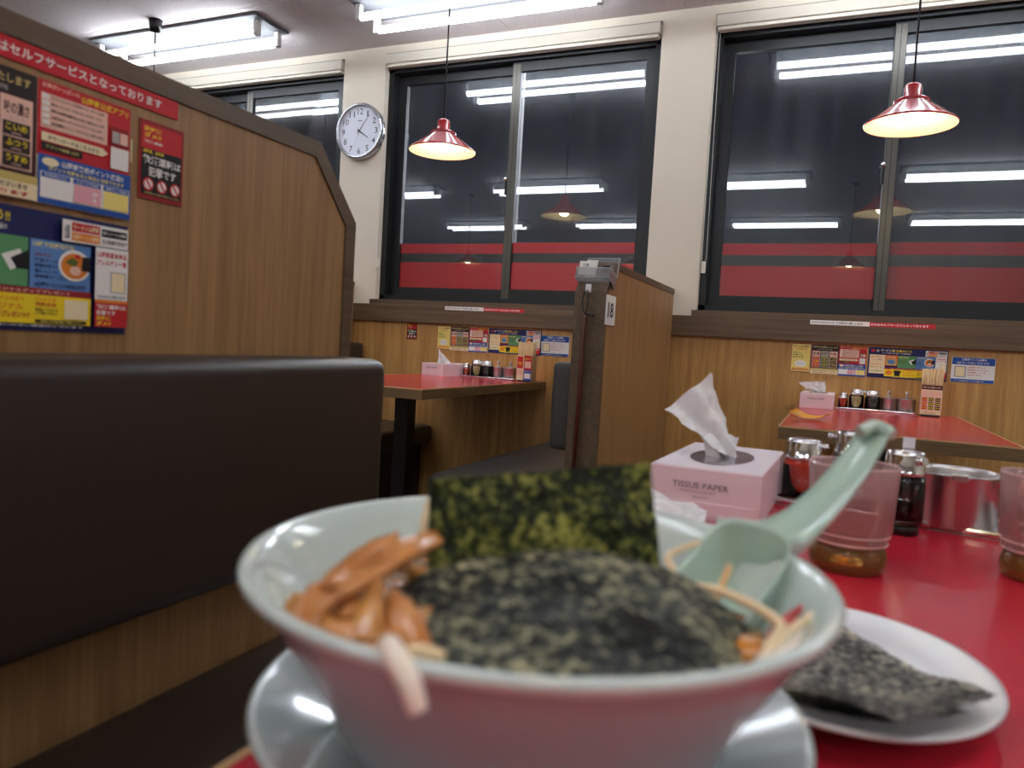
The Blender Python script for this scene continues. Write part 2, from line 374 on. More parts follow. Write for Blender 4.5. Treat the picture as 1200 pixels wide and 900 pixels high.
# cream head jamb strips
struct('wood_panelling', BM((X0, X1, D-.012, D, .06, .96)), WOOD, wall)
struct('trim_1', BM((X0, X1, D-.038, D, .957, 1.044), bev=.002), DARK)
struct('baseboard_back', BM((X0, X1, D-.02, D, 0, .06)), BLACK)
for i, (a, b) in enumerate(WIN, 1):
    Wn = struct('window_%d' % i, BM((a, b, D+.035, D+.12, TZ-.03, TZ+.0), (a, b, D+.035, D+.12, SZ, SZ+.03), (a, a+.03, D+.035, D+.12, SZ, TZ), (b-.03, b, D+.035, D+.12, SZ, TZ)), ALU)
    struct('window_sill', BM((a-.015, b+.015, D-.03, D+.04, 1.0445, SZ+.004), bev=.001), DARK, Wn)
    c = (a+b)/2; G = (D+.105, D+.072)
    for k, (s0, s1) in enumerate(((a+.03, c+.022), (c-.022, b-.03))):
        y = G[k]; st = .045
        s = struct('sash', BM((s0, s0+st, y-.013, y+.013, SZ+.03, TZ-.03), (s1-st, s1, y-.013, y+.013, SZ+.03, TZ-.03),
                   (s0+st, s1-st, y-.013, y+.013, SZ+.03, SZ+.078), (s0+st, s1-st, y-.013, y+.013, TZ-.075, TZ-.03)), ALU, Wn)
        struct('glass_pane', BM((s0+st, s1-st, y-.002, y+.002, SZ+.078, TZ-.075)), PANE, s)
        fl = struct('window_film', BM((s0+st, s1-st, y+.0025, y+.0035, SZ+.078, 1.275), (s0+st, s1-st, y+.0025, y+.0035, 1.321, 1.371)), FILM, s)
        fk = struct('black_film_band', BM((s0+st, s1-st, y+.0025, y+.0035, 1.275, 1.321)), mat('black_film', (30, 26, 32), .4), s)
        if k == 1:
            struct('sash_edge_strip', BM((s0+.003, s0+.020, y-.0145, y-.013, SZ+.032, TZ-.04), (s0+.023, s0+.042, y-.0145, y-.013, SZ+.032, TZ-.04)), ALUL, s)
    lt = bmesh.new(); bx(lt, c-.030, c-.022, G[1]-.02, G[1], 1.60, 1.68, bev=.002)
    lathe(lt, [(0, 1.664), (.009, 1.666), (.011, 1.675), (.009, 1.684), (0, 1.686)], 12, c-.026, G[1]-.022, mi=1)
    struct('crescent_lock', lt, [BLACKM, CHROME], Wn)
# roller blinds rolled up in their cassettes, with ball chains
def blind(a, b, label):
    t = thing('roller_blind', label, 'blind', (a, D, TZ), 0, 'rolled-up roller blinds above the windows')
    L = b-a
    obj('cassette', BM((.004, L-.004, -.022, .034, .0, .048), bev=.004), OFFWHITE, t)
    obj('bottom_bar', BM((.012, L-.012, -.016, .02, -.016, -.001), bev=.003), OFFWHITE, t)
    obj('rail_shadow_gap', BM((.0, L, -.006, .03, .049, .056)), mat('gap_grey', (120, 110, 100), .6), t)
    bm = bmesh.new(); tube(bm, [(.012, -.018, .0), (.010, -.019, -.5), (.012, -.018, -.98), (.022, -.018, -1.0), (.030, -.018, -.97), (.026, -.018, -.5), (.022, -.018, 0)], .0011, 6)
    z = -.01
    while z > -.98:
        bmesh.ops.create_icosphere(bm, subdivisions=1, radius=.0024, matrix=Matrix.Translation((.0105, -.0185, z))); z -= .012
    obj('ball_chain', bm, mat('chain_white', (214, 210, 200), .4), t, 'stuff')
    obj('chain_weight', BM((.012, .030, -.024, -.013, -1.035, -.985), bev=.003), OFFWHITE, t)
blind(-3.86, -2.48, 'rolled-up white roller blind above the window half hidden by the left partition')
blind(-2.22, -.80, 'rolled-up white roller blind above the middle window beside the clock')
blind(-.57, .85, 'rolled-up white roller blind above the right-hand window')

# ------------------------------------------------------------------ fluorescent ceiling lights
TM = mat('lamp_tube', (245, 250, 255), .3, emit=((238, 246, 255), TUBE))
def fixture(x0, y, L, label, grp):
    t = thing('ceiling_light', label, 'ceiling light', (x0, y, CZ), 0, grp)
    bm = bmesh.new(); prism(bm, [(-.115, -.002), (-.115, -.014), (-.02, -.022), (.02, -.022), (.115, -.014), (.115, -.002)], 'yz', -.03, L+.03)
    obj('housing', bm, HOUSE, t)
    for s in (-1, 1):
        bm = bmesh.new(); tube(bm, [(.018, s*.07, -.075), (L-.018, s*.07, -.075)], .0155, 10); obj('fluorescent_tube', bm, TM, t)
        for e in (0, L):
            bm = bmesh.new(); bx(bm, e-.014, e+.014, s*.07-.014, s*.07+.014, -.092, -.02, bev=.004); obj('lamp_holder', bm, WHITE, t)
    return t
G1 = 'twin-tube ceiling lights along the window row'
f0 = fixture(-3.70, 2.86, 1.07, 'twin-tube ceiling light behind the top edge of the left wooden partition', G1)
dup(f0, 'twin-tube ceiling light at the top centre, above the pendant by the middle window', (-2.05, 2.86, CZ), 0, G1)
dup(f0, 'twin-tube ceiling light above the right-hand window, seen only as its reflection in the glass', (-.38, 2.86, CZ), 0, G1)
dup(f0, 'twin-tube ceiling light of the window row beyond the right edge of the frame', (1.28, 2.86, CZ), 0, G1)
dup(f0, 'twin-tube ceiling light of the window row hidden at the far left', (-5.37, 2.86, CZ), 0, G1)
FL = (('mirrored halfway up at the left edge of the middle window', 'mirrored behind the reflected pendant in the middle window', 'mirrored halfway up in the left pane of the right-hand window', 'mirrored halfway up in the right pane of the right-hand window', 'over the island booths beyond the right edge of the frame'),
      ('mirrored low across the mullion of the middle window', 'mirrored low at the right edge of the middle window', 'mirrored low in the left pane of the right-hand window', 'mirrored low in the right pane of the right-hand window'))
for r, (y, xs_) in enumerate(((.36, (-4.73, -3.05, -1.38, .36, 2.0)), (-1.60, (-4.60, -2.88, -1.14, .56)))):
    for x in xs_:
        dup(f0, 'twin-tube ceiling light '+FL[r][xs_.index(x)], (x, y, CZ), 0,
            ('twin-tube ceiling lights above the island booths', 'twin-tube ceiling lights of the rear row')[r])

# ------------------------------------------------------------------ pendants
BM_ = mat('bulb_glow', (255, 236, 190), .3, emit=((255, 238, 204), BULB))
def pendant(x, y, z, label, grp, R=.132):
    t = thing('pendant_lamp', label, 'pendant lamp', (x, y, z), 0, grp)
    bm = bmesh.new(); lathe(bm, [(R, -.002), (R+.002, .001), (R*.98, .006), (.047, .066), (.044, .071), (.044, .078), (.027, .083), (.025, .118), (.018, .125), (0, .126)], 48)
    obj('shade', bm, REDEN, t)
    bm = bmesh.new(); lathe(bm, [(R-.001, -.001), (R*.96, .004), (.045, .063), (.020, .072), (0, .072)], 48); obj('shade_lining', bm, SHADEIN, t)
    bm = bmesh.new(); lathe(bm, [(.050, .066), (.053, .070), (.050, .074)], 40); obj('rim_ring', bm, REDEN, t)
    bm = bmesh.new(); lathe(bm, [(0, .0), (.018, .004), (.029, .018), (.031, .032), (.024, .050), (.014, .062), (.013, .071)], 24); obj('bulb', bm, BM_, t)
    bm = bmesh.new(); tube(bm, [(0, 0, .126), (0, 0, CZ-z-.04)], .0032, 8); obj('cord', bm, CORD, t)
    bm = bmesh.new(); lathe(bm, [(0, CZ-z-.062), (.026, CZ-z-.060), (.032, CZ-z-.001), (0, CZ-z)], 20); obj('ceiling_cap', bm, BLACK, t)
    return t
G2 = 'red pendant lamps over the window tables'
p0 = pendant(-1.495, 2.62, 1.625, 'red cone pendant lamp hanging in front of the middle window', G2)
dup(p0, 'red cone pendant lamp hanging in front of the right-hand window', (.155, 2.62, 1.625), 0, G2)
dup(p0, 'pendant lamp behind the left partition, only its cord and black ceiling cap in view', (-3.17, 2.68, 1.625), 0, G2)
G3 = 'red pendant lamps over the island tables'
for x, l in ((.04, 'red pendant lamp above the noodle bowl table, mirrored in the right-hand window'), (-1.71, 'red pendant lamp over the next island table, mirrored right in the middle window'), (-3.50, 'red pendant lamp over the farther island table, mirrored low left in the middle window')):
    dup(p0, l, (x, -.02, 1.667), 0, G3)

# ------------------------------------------------------------------ booth partitions
def partition(name, label, x, y0, y1, grp, cut_at=1):
    """panel in the yz plane; the end towards the aisle (cut_at=+1: at y1, -1: at y0) has its upper corner cut"""
    t = thing(name, label, 'partition', (x, 0, 0), 0, grp)
    H = 1.154; cz = 1.054; cy = .093
    if cut_at > 0:
        out = [(y0, H), (y1-cy, H), (y1, cz), (y1, 0)]; inn = [(y0, H-.022), (y1-cy-.009, H-.022), (y1-.024, cz-.009), (y1-.024, 0)]
        face = [(y0, 0), (y1-.024, 0), (y1-.024, cz-.009), (y1-cy-.009, H-.022), (y0, H-.022)]
    else:
        out = [(y0, 0), (y0, cz), (y0+cy, H), (y1, H)]; inn = [(y0+.024, 0), (y0+.024, cz-.009), (y0+cy+.009, H-.022), (y1, H-.022)]
        face = [(y0+.024, 0), (y1, 0), (y1, H-.022), (y0+cy+.009, H-.022), (y0+.024, cz-.009)]
    bm = bmesh.new(); prism(bm, face, 'yz', -.047, .047); obj('face_panel', bm, WOOD2, t)
    for a, b, c, d in zip(out, out[1:], inn[1:], inn):
        bm = bmesh.new(); prism(bm, [a, b, c, d], 'yz', -.050, .050)
        obj('edge_cap', bm, DARKY, t)
    return t
GP = 'wooden booth partitions'
partition('booth_partition', 'large oak partition at the left carrying posters, with a cut upper corner', -.7555, -1.3, .977, GP, 1)
partition('booth_partition', 'oak partition marked 18 standing between the two window booths', -.71, 2.206, 3.232, GP, -1)
partition('booth_partition', 'oak partition whose edge shows just behind the end of the poster partition', -2.375, 2.206, 3.232, GP, -1)

# ------------------------------------------------------------------ benches
def seat_bm(x0, x1, y0, y1, z0, z1, bev=.03):
    bm = bmesh.new(); bx(bm, x0, x1, y0, y1, z0, z1)
    bmesh.ops.bevel(bm, geom=bm.edges[:], offset=bev, segments=5, profile=.6, affect='EDGES')
    for f in bm.faces: f.smooth = True
    return bm
def bench(label, loc, seat, back, plinth, m, grp):
    t = thing('booth_bench', label, 'bench', loc, 0, grp)
    obj('seat', seat_bm(*seat), m, t)
    if back: obj('backrest', seat_bm(*back, bev=.022), m, t)
    obj('plinth', BM(plinth, bev=.002), mat('dark_plinth', (46, 28, 24), .5), t)
    return t
GB = 'brown vinyl booth benches'
bench('dark brown vinyl bench with a long backrest below the poster partition', (-.7045, 0, 0), (.001, .42, -1.2, .96, .37, .452), (.001, .098, -1.2, .938, .585, .846), (.002, .36, -1.18, .93, 0, .3695), LEA, GB)
bench('charcoal vinyl bench with upright backrest on the left of the partition marked 18', (-.761, 0, 0), (-.41, -.001, 2.06, 3.25, .355, .452), (-.076, -.001, 2.25, 3.22, .545, .83), (-.36, -.004, 2.10, 3.24, 0, .3545), LEAG, GB)
bench('dark vinyl bench at the far side of the left window table, mostly hidden', (-2.324, 0, 0), (.001, .50, 2.06, 3.25, .355, .452), (.001, .078, 2.25, 3.23, .56, .84), (.004, .44, 2.10, 3.24, 0, .3545), LEA, GB)

# ------------------------------------------------------------------ tables
def table(label, loc, W, L, leg_y, grp):
    t = thing('dining_table', label, 'table', loc, 0, grp)
    obj('tabletop', BM((.0002, W-.0002, .0002, L-.0002, -.036, -.0038), bev=.001), EDGE, t)
    obj('red_surface', BM((.0049, W-.0049, .0049, L-.0049, -.0038, 0)), RED, t)
    obj('edge_band', BM((0, W, 0, .0048, -.0036, .0003), (0, W, L-.0048, L, -.0036, .0003), (0, .0048, .0048, L-.0048, -.0036, .0003), (W-.0048, W, .0048, L-.0048, -.0036, .0003)), mat('light_edge_band', (196, 156, 108), .4), t)
    obj('leg', BM((W/2-.030, W/2+.030, leg_y-.030, leg_y+.030, .012-loc[2], -.036), bev=.003), BLACKM, t)
    obj('foot_plate', BM((W/2-.20, W/2+.20, leg_y-.20, leg_y+.20, -loc[2], .012-loc[2]), bev=.004), BLACKM, t)
    return t
GT = 'red-topped booth tables'
table('red-topped table in the right window booth with an orange dish', (-.130, 2.125, .70), .565, 1.13, .33, GT)
table('red-topped table in the left window booth behind the brown bench', (-1.80, 2.115, .713), .565, 1.135, .36, GT)
own = table('red table in the foreground under the noodle bowl', (-.22, -.35, .70), .66, 1.43, .30, GT)
o = obj('end_rail', BM((.0, .66, 0, .013, -.036, .019), bev=.002), mat('end_rail_wood', (70, 56, 40), .5)); o.location = (-.22, 1.0803, .70); tag(o, 'low dark wooden rail along the far end of the foreground table', 'rail')

# ------------------------------------------------------------------ poster designs (sheets in metres)
def tx(u, v, w_, h_, c, s): return ('t', u, v, w_, h_, c, s)
def d_strip_red():
    return ('red', [('r', .004, .05, .992, .9, 'red'), tx(.02, .25, .88, .52, 'white', 'お水はセルフサービスとなっております')])
def d_strip_white():
    return ('white', [tx(.02, .3, .40, .4, 'maroon', 'お冷やのおかわりは、'), tx(.44, .25, .44, .5, 'black', '鶴の極みと美しいから')])
def d_yellow():
    return ('cream', [('r', 0, 0, 1, .02, 'dred'), ('r', 0, .98, 1, .02, 'dred'), ('r', 0, 0, .02, 1, 'dred'), ('r', .98, 0, .02, 1, 'dred'), ('r', .03, .03, .94, .94, 'lyel'),
        tx(.1, .87, .8, .07, 'maroon', 'おいしさの秘密'), tx(.2, .78, .6, .06, 'red', 'こだわり'), tx(.08, .66, .4, .05, 'green', '脂多め'), tx(.08, .58, .5, .05, 'olive', '味濃いめ'), tx(.08, .5, .55, .05, 'black', '麺かため'),
        ('d', .5, .3, .3, .12, 'white'), tx(.3, .26, .4, .07, 'grey', 'ラーメン'), ('r', .08, .07, .84, .07, 'orange'), tx(.15, .085, .7, .04, 'cream', 'お気軽にどうぞ')])
def d_taste():
    it = [('r', 0, .80, 1, .2, 'dark'), tx(.05, .88, .9, .075, 'khaki', 'お好みをお聞きいたします'), tx(.2, .82, .55, .035, 'grey', 'CHOOSE YOUR TASTE')]
    for k, (c, a, rows) in enumerate((('red', '脂の量', ('多め', '普通', '少なめ')), ('olive', '麺の固さ', ('かため', 'ふつう', 'やわらか')), ('dark', '味の濃さ', ('こいめ', 'ふつう', 'うすめ')))):
        u = .05+.315*k
        it += [('r', u-.012, .22, .284, .56, 'salmon' if k != 1 else 'grey'), tx(u+.02, .64, .22, .10, 'maroon', a), tx(u+.06, .605, .14, .02, 'grey', 'ふとさ')]
        for j, rr in enumerate(rows):
            v = .475-.12*j
            it += [('r', u+.01, v, .24, .108, c if k != 1 else 'olive'), tx(u+.035, v+.04, .19, .055, 'yellow', rr), tx(u+.085, v+.012, .09, .016, 'salmon', 'LEVEL')]
    it += [('r', 0, .0, 1, .19, 'cream'), ('r', 0, .125, 1, .065, 'khaki'), tx(.06, .07, .85, .045, 'black', 'ご注文の際にお申し付けくださいませ'), tx(.12, .015, .8, .04, 'red', '味の変更も承ります')]
    return ('maroon', it)
def d_app():
    it = [('r', 0, .39, 1, .61, 'red'), tx(.04, .945, .38, .04, 'salmon', 'お得がいっぱいの'), tx(.44, .915, .53, .06, 'yellow', '山岡家公式アプリ'),
          ('r', .03, .62, .70, .28, 'salmon')]
    for j, s in enumerate(('アプリでスタンプを貯めてクーポンと交換', '貯まったスタンプでいろいろなサービス', '最新のお得な情報をいち早くお知らせします', 'お誕生日クーポンもプレゼントいたします', '店舗検索やメニューもかんたんに見られます')):
        it += [('r', .04, .855-.052*j, .07, .036, 'white'), tx(.13, .858-.052*j, .56-.03*(j % 2), .026, 'maroon', s)]
    it += [('r', .76, .64, .21, .16, 'dred'), ('r', .78, .66, .08, .1, 'grey'), ('r', .87, .66, .09, .1, 'salmon'),
           ('p', 'cream', [(.03, .51), (.67, .51), (.73, .545), (.67, .58), (.03, .58)]), tx(.09, .523, .54, .04, 'maroon', 'ダウンロードはこちらから'), ('r', .03, .44, .42, .055, 'black'), tx(.07, .453, .34, .028, 'khaki', 'アプリで検索 公式'),
           ('r', .76, .43, .21, .19, 'white'), ('r', 0, .0, 1, .40, 'blue'), ('d', .12, .345, .085, .035, 'cream'), tx(.23, .325, .68, .052, 'white', '山岡家来店ポイント進呈!!'), tx(.1, .275, .82, .038, 'lyel', 'ポイントを貯めると商品と交換できます'),
           ('r', .02, .05, .96, .21, 'white'), ('r', .03, .215, .29, .04, 'blue'), ('r', .35, .215, .30, .04, 'blue'), ('r', .68, .215, .29, .04, 'blue'),
           tx(.06, .224, .22, .02, 'white', '新規登録はこちら'), tx(.38, .224, .24, .02, 'white', 'スタンプで交換'), tx(.71, .224, .23, .02, 'white', '限定グッズ進呈'),
           ('r', .36, .06, .29, .15, 'pink'), ('r', .68, .06, .29, .15, 'lyel'), tx(.55, .09, .07, .09, 'white', '丼')]
    return ('white', it)
def d_service():
    it = [('r', .02, .03, .96, .94, 'navy'), ('d', .06, .89, .028, .05, 'red'), ('d', .12, .89, .02, .04, 'grey'),
          tx(.16, .865, .13, .085, 'white', 'サービス'), tx(.295, .865, .05, .085, 'lyel', '券'), tx(.35, .865, .12, .085, 'yellow', 'を集めよう!!'.replace('を集め', 'を集め')),
          tx(.47, .865, .08, .085, 'yellow', 'よう!!'), tx(.18, .80, .36, .045, 'white', 'ラーメン1杯につき1枚サービス券を進呈!!'),
          ('r', .02, .14, .20, .62, 'cream'), tx(.035, .66, .14, .05, 'orange', '3枚で味玉'), tx(.035, .58, .15, .03, 'brown', 'トッピング無料'), tx(.035, .42, .14, .05, 'orange', '5枚でのり'), tx(.035, .34, .15, .03, 'brown', 'お好きな一品'), tx(.035, .2, .15, .05, 'green', 'お持ち帰り可'),
          ('r', .22, .42, .16, .34, 'orange'), ('r', .235, .44, .13, .2, 'khaki'), ('d', .30, .54, .05, .075, 'sky'), tx(.24, .67, .12, .05, 'white', '7枚で交換'),
          ('r', .385, .36, .225, .40, 'green'), tx(.395, .68, .12, .05, 'lyel', '10枚で交換'), tx(.395, .46, .09, .16, 'olive', '餃子'), ('p', 'white', [(.52, .6), (.58, .66), (.61, .55), (.55, .48)]), ('p', 'black', [(.55, .58), (.61, .66), (.62, .5), (.57, .5)]),
          ('r', .615, .34, .225, .42, 'sky'), tx(.625, .70, .15, .045, 'lyel', '13枚で交換可能な'),
          tx(.63, .62, .06, .03, 'dred', 'お好きな'), tx(.63, .575, .10, .03, 'navy', '醤油ラーメン'), tx(.63, .53, .12, .03, 'navy', '特製味噌ラーメン'), tx(.63, .485, .08, .03, 'navy', '塩とんこつ'), tx(.63, .44, .12, .03, 'navy', '辛味噌ラーメン'), tx(.63, .37, .19, .04, 'navy', '※各種サービスとの併用は不可'),
          ('d', .776, .575, .062, .135, 'white'), ('d', .776, .57, .052, .11, 'orange'), ('p', 'olive', [(.74, .60), (.765, .645), (.79, .61), (.78, .57), (.755, .575)]), ('d', .778, .53, .022, .04, 'salmon'), ('p', 'black', [(.80, .54), (.805, .66), (.835, .66), (.837, .53)]), ('r', .775, .64, .02, .03, 'red'),
          ('r', .22, .30, .62, .055, 'dred'), tx(.30, .312, .46, .03, 'salmon', '30枚で交換できるオリジナルグッズプレゼント'),
          ('r', .22, .06, .62, .24, 'yellow'), ('d', .28, .19, .045, .07, 'orange'), ('p', 'black', [(.345, .26), (.37, .27), (.40, .27), (.425, .26), (.44, .21), (.42, .20), (.42, .09), (.35, .09), (.35, .20), (.33, .21)]),
          tx(.455, .235, .135, .042, 'orange', 'オリジナルの証!!'), tx(.455, .165, .135, .055, 'orange', 'オリジナル'), tx(.455, .10, .155, .055, 'red', 'Tシャツプレゼント!!'),
          tx(.63, .245, .075, .036, 'orange', 'Tシャツの'), tx(.63, .205, .075, .036, 'red', '交換方法'), tx(.63, .165, .08, .024, 'black', '詳細はこちらから'), tx(.63, .137, .08, .024, 'black', 'ご確認ください'), ('r', .63, .07, .19, .025, 'black'), tx(.65, .074, .15, .016, 'lyel', '店舗により取り扱いが異なります'),
          ('r', .735, .11, .09, .165, 'cream'),
          ('r', .72, .775, .265, .185, 'white'), tx(.728, .80, .018, .12, 'navy', '全国'), ('r', .755, .87, .11, .075, 'red'), tx(.76, .885, .10, .045, 'cream', 'ラーメン山岡家'), ('r', .755, .79, .11, .07, 'orange'), tx(.76, .803, .10, .042, 'cream', '味噌ラーメン山岡家'),
          ('r', .872, .865, .105, .065, 'black'), tx(.876, .882, .096, .03, 'white', '煮干しラーメン山岡家'), tx(.872, .80, .105, .04, 'black', 'でご利用できます'),
          ('r', .848, .30, .137, .465, 'white'), tx(.853, .68, .125, .05, 'red', '山岡家基本商品'), tx(.853, .61, .125, .05, 'red', 'アレルゲン一覧'), ('r', .91, .37, .065, .19, 'grey'), ('r', .915, .38, .055, .17, 'cream'), tx(.855, .315, .12, .03, 'navy', 'こちらからご確認できます'),
          ('r', .848, .06, .137, .235, 'red'), ('r', .848, .275, .137, .028, 'orange'), tx(.853, .215, .125, .045, 'white', '飲酒運転は'), tx(.853, .165, .08, .042, 'white', '犯罪です'), tx(.853, .115, .06, .042, 'yellow', '絶対に'), tx(.853, .07, .06, .04, 'yellow', 'ダメ!!'),
          tx(.3, .035, .5, .018, 'white', '一部店舗では取り扱いのない商品がございます')]
    it = [i for i in it if not (i[0] == 't' and i[6] == 'を集めよう!!')]
    it.append(tx(.35, .865, .115, .085, 'yellow', 'を集め'))
    return ('navy', it)
def d_drunk():
    return ('dred', [('r', .05, .42, .9, .53, 'red'), tx(.09, .86, .38, .065, 'yellow', '絶対に'), tx(.09, .78, .38, .07, 'yellow', 'ダメ!!'), tx(.09, .71, .42, .04, 'white', '飲酒運転'), ('r', .05, .06, .9, .58, 'black'),
        tx(.08, .585, .45, .045, 'yellow', '自動車、自転車'), tx(.07, .44, .86, .12, 'white', '飲酒運転は'), tx(.2, .30, .62, .12, 'white', '犯罪です'),
        ('d', .2, .19, .12, .085, 'red'), ('d', .2, .19, .09, .064, 'white'), ('d', .5, .19, .12, .085, 'red'), ('d', .5, .19, .09, .064, 'white'), ('d', .8, .19, .12, .085, 'red'), ('d', .8, .19, .09, .064, 'white'),
        ('p', 'red', [(.12, .25), (.15, .265), (.28, .13), (.25, .115)]), ('p', 'red', [(.42, .25), (.45, .265), (.58, .13), (.55, .115)]), ('p', 'red', [(.72, .25), (.75, .265), (.88, .13), (.85, .115)]), tx(.1, .065, .8, .025, 'khaki', '未成年者への酒類の提供はいたしません')])
def d_point():
    return ('white', [('r', .01, .70, .98, .29, 'blue'), tx(.22, .86, .58, .10, 'white', '来店ポイント獲得の'), tx(.12, .725, .74, .10, 'white', 'QRコードはこちらです'), ('r', .07, .2, .27, .44, 'grey'), ('r', .10, .24, .21, .36, 'cream'),
        tx(.38, .58, .4, .05, 'red', '来店時にアプリで'), tx(.38, .48, .5, .05, 'red', '読み取ってください。'), tx(.38, .38, .42, .05, 'red', '1日1回ポイントが'), tx(.38, .28, .34, .05, 'red', '貯まります。'), ('r', .01, .01, .98, .12, 'blue'), tx(.08, .04, .7, .05, 'cream', 'ポイントの詳細は公式アプリにてご確認ください')])
# on the left partition face (viewed along -x): u runs with +y
PX = -.7075
def on_part(n, l, y, z, W, H, d): poster(n, l, 'poster', (PX, y, z), 'x+', W, H, d[0], d[1])
on_part('notice_strip', 'long red notice strip with white lettering along the top of the left partition', .405, 1.1115, .226, .0195, d_strip_red())
on_part('taste_poster', 'dark maroon taste-choice poster at the left edge of the poster partition', .364, .988, .104, .116, d_taste())
on_part('app_poster', 'red and blue app poster beside the dark one on the left partition', .4695, .988, .100, .116, d_app())
on_part('service_poster', 'navy-framed yellow service poster, lowest on the left partition', .294, .866, .276, .115, d_service())
on_part('warning_poster', 'small red and black warning poster at the right of the others on the left partition', .5815, 1.0155, .059, .085, d_drunk())
bm = bmesh.new(); put_rect(bm, 0, 0, .0022, .024, .0012, (Vector((0, 0, 0)), Vector((0, 1, 0)), Vector((0, 0, 1)), Vector((1, 0, 0))))
o = obj('tape_strip', bm, mat('clear_tape', (226, 206, 160), .1, coat=1)); o.location = (PX, .5705, 1.05); tag(o, 'short shiny tape strip beside the red and blue app poster on the left partition', 'tape')
# on the window wall
def on_wall(n, l, x, z, W, H, d, y=D-.012, g=None): poster(n, l, 'poster', (x, y, z), 'y-', W, H, d[0], d[1], g)
for b, nm, dz in ((-.170, 'right window booth', 0), (-1.832, 'left window booth', 0)):
    on_wall('recommendation_poster', 'narrow pale yellow poster, first of the row above the %s table' % nm, b, .832, .074, .116, d_yellow())
    on_wall('taste_poster', 'dark poster with three columns, second of the row above the %s table' % nm, b+.076, .830, .103, .118, d_taste())
    on_wall('app_poster', 'red and blue poster, third of the row above the %s table' % nm, b+.179, .828, .100, .118, d_app())
    on_wall('service_poster', 'wide navy and yellow poster, fourth of the row above the %s table' % nm, b+.285, .829, .275, .119, d_service())
    on_wall('point_poster', 'blue and white poster apart at the right end above the %s table' % nm, b+.573 if b > -1 else -1.277, .832, .142, .095, d_point())
    on_wall('notice_strip', 'white notice strip on the dark trim board above the %s' % nm, b+.063 if b > -1 else -1.783, 1.027-(.0 if b > -1 else 0), .217 if b > -1 else .212, .0175, d_strip_white(), D-.038)
    on_wall('notice_strip', 'red notice strip on the dark trim board above the %s' % nm, b+.280 if b > -1 else -1.571, 1.0265, .226 if b > -1 else .212, .0175, d_strip_red(), D-.038)
on_wall('warning_poster', 'tiny dark warning poster left of the row in the left window booth', -2.01, .871, .060, .083, d_drunk())

# ------------------------------------------------------------------ wall clock
t = thing('wall_clock', 'round white wall clock with silver rim on the cream pillar', 'clock', (-2.345, D, 1.93))
def lathe_y(bm, prof, n=48, mi=0):
    lathe(bm, prof, n, mi=mi)
    bmesh.ops.rotate(bm, verts=bm.verts, cent=(0, 0, 0), matrix=Matrix.Rotation(PI/2, 3, 'X'))
bm = bmesh.new(); lathe_y(bm, [(0, .001), (.140, .001), (.143, .010), (.143, .034), (.138, .042), (.130, .042), (.127, .036), (.126, .028)]); obj('case_rim', bm, mat('silver_rim', (196, 198, 204), .22, metal=.85), t)
bm = bmesh.new(); lathe_y(bm, [(0, .028), (.127, .028)]); obj('dial', bm, mat('dial_white', (226, 228, 240), .5), t)
fr = (Vector((0, 0, 0)), Vector((1, 0, 0)), Vector((0, 0, 1)), Vector((0, -1, 0)))
for k in range(1, 13):
    a = PI/2-k*PI/6; r = .101; s = str(k); wd = .0165*len(s)+.001; h = .030
    bm = bmesh.new(); put_text(bm, s, r*math.cos(a)-wd/2, r*math.sin(a)-h/2, wd if s != '1' else .008, h, .0285, fr, 0, False); obj('numeral', bm, BLACK, t)
bm = bmesh.new(); put_rect(bm, -.014, .052, .028, .004, .0285, fr); obj('dial_mark', bm, GREYINK, t)
for nm, L, wd, ang in (('hour_hand', .066, .008, 123), ('minute_hand', .098, .005, 36), ('second_hand', .085, .0015, 200)):
    a = math.radians(90-ang); d = Vector((math.cos(a), 0, math.sin(a))); n_ = Vector((-d.z, 0, d.x)); yy = -.030-(.002 if nm[0] == 'm' else 0)
    bm = bmesh.new(); P = [d*-.015+n_*wd/2, d*-.015-n_*wd/2, d*L-n_*wd*.2, d*L+n_*wd*.2]
    A = [bm.verts.new(p+Vector((0, yy, 0))) for p in P]; B = [bm.verts.new(p+Vector((0, yy-.001, 0))) for p in P]
    bm.faces.new(A); bm.faces.new(B[::-1]); [bm.faces.new((A[i], A[(i+1) % 4], B[(i+1) % 4], B[i])) for i in range(4)]
    obj(nm, bm, mat('hand_grey', (40, 40, 44), .4) if nm != 'second_hand' else mat('hand_pale', (190, 190, 200), .4), t)

# ------------------------------------------------------------------ partition 18: plate, hook, stick, clear box
t = thing('number_plate', 'small white plate with a black 18 on the oak partition', 'number plate', (-.6598, 2.206, .955))
fr = (Vector((0, 0, 0)), Vector((0, 1, 0)), Vector((0, 0, 1)), Vector((1, 0, 0)))
bm = bmesh.new(); put_rect(bm, .004, 0, .100, .092, .003, fr, 0, .0028); obj('plate', bm, INK['white'], t)
bm = bmesh.new(); put_text(bm, '18', .022, .022, .060, .048, .0033, fr); obj('numerals', bm, BLACK, t)
t = thing('wall_hook', 'small white adhesive hook near the top of the partition end', 'hook', (-.716, 2.206, 1.055))
obj('hook_base', BM((-.009, .009, -.006, 0, -.004, .022), bev=.002), WHITE, t)
bm = bmesh.new(); tube(bm, smooth_path([(0, -.004, .004), (0, -.014, -.004), (0, -.024, -.002), (0, -.026, .008)]), .003, 8); obj('hook_arm', bm, WHITE, t)
t = thing('wooden_stick', 'long reddish-brown stick hanging by a black cord on the partition end', 'stick', (-.716, 2.182, .99))
bm = bmesh.new(); tube(bm, [(-.001, 0, .0), (0, 0, -.02), (-.002, .002, -.25), (-.008, .006, -.56)], [.006, .011, .0115, .010], 12, flat=.6); obj('shaft', bm, mat('lacquered_red_brown', (88, 34, 22), .3, coat=.4), t)
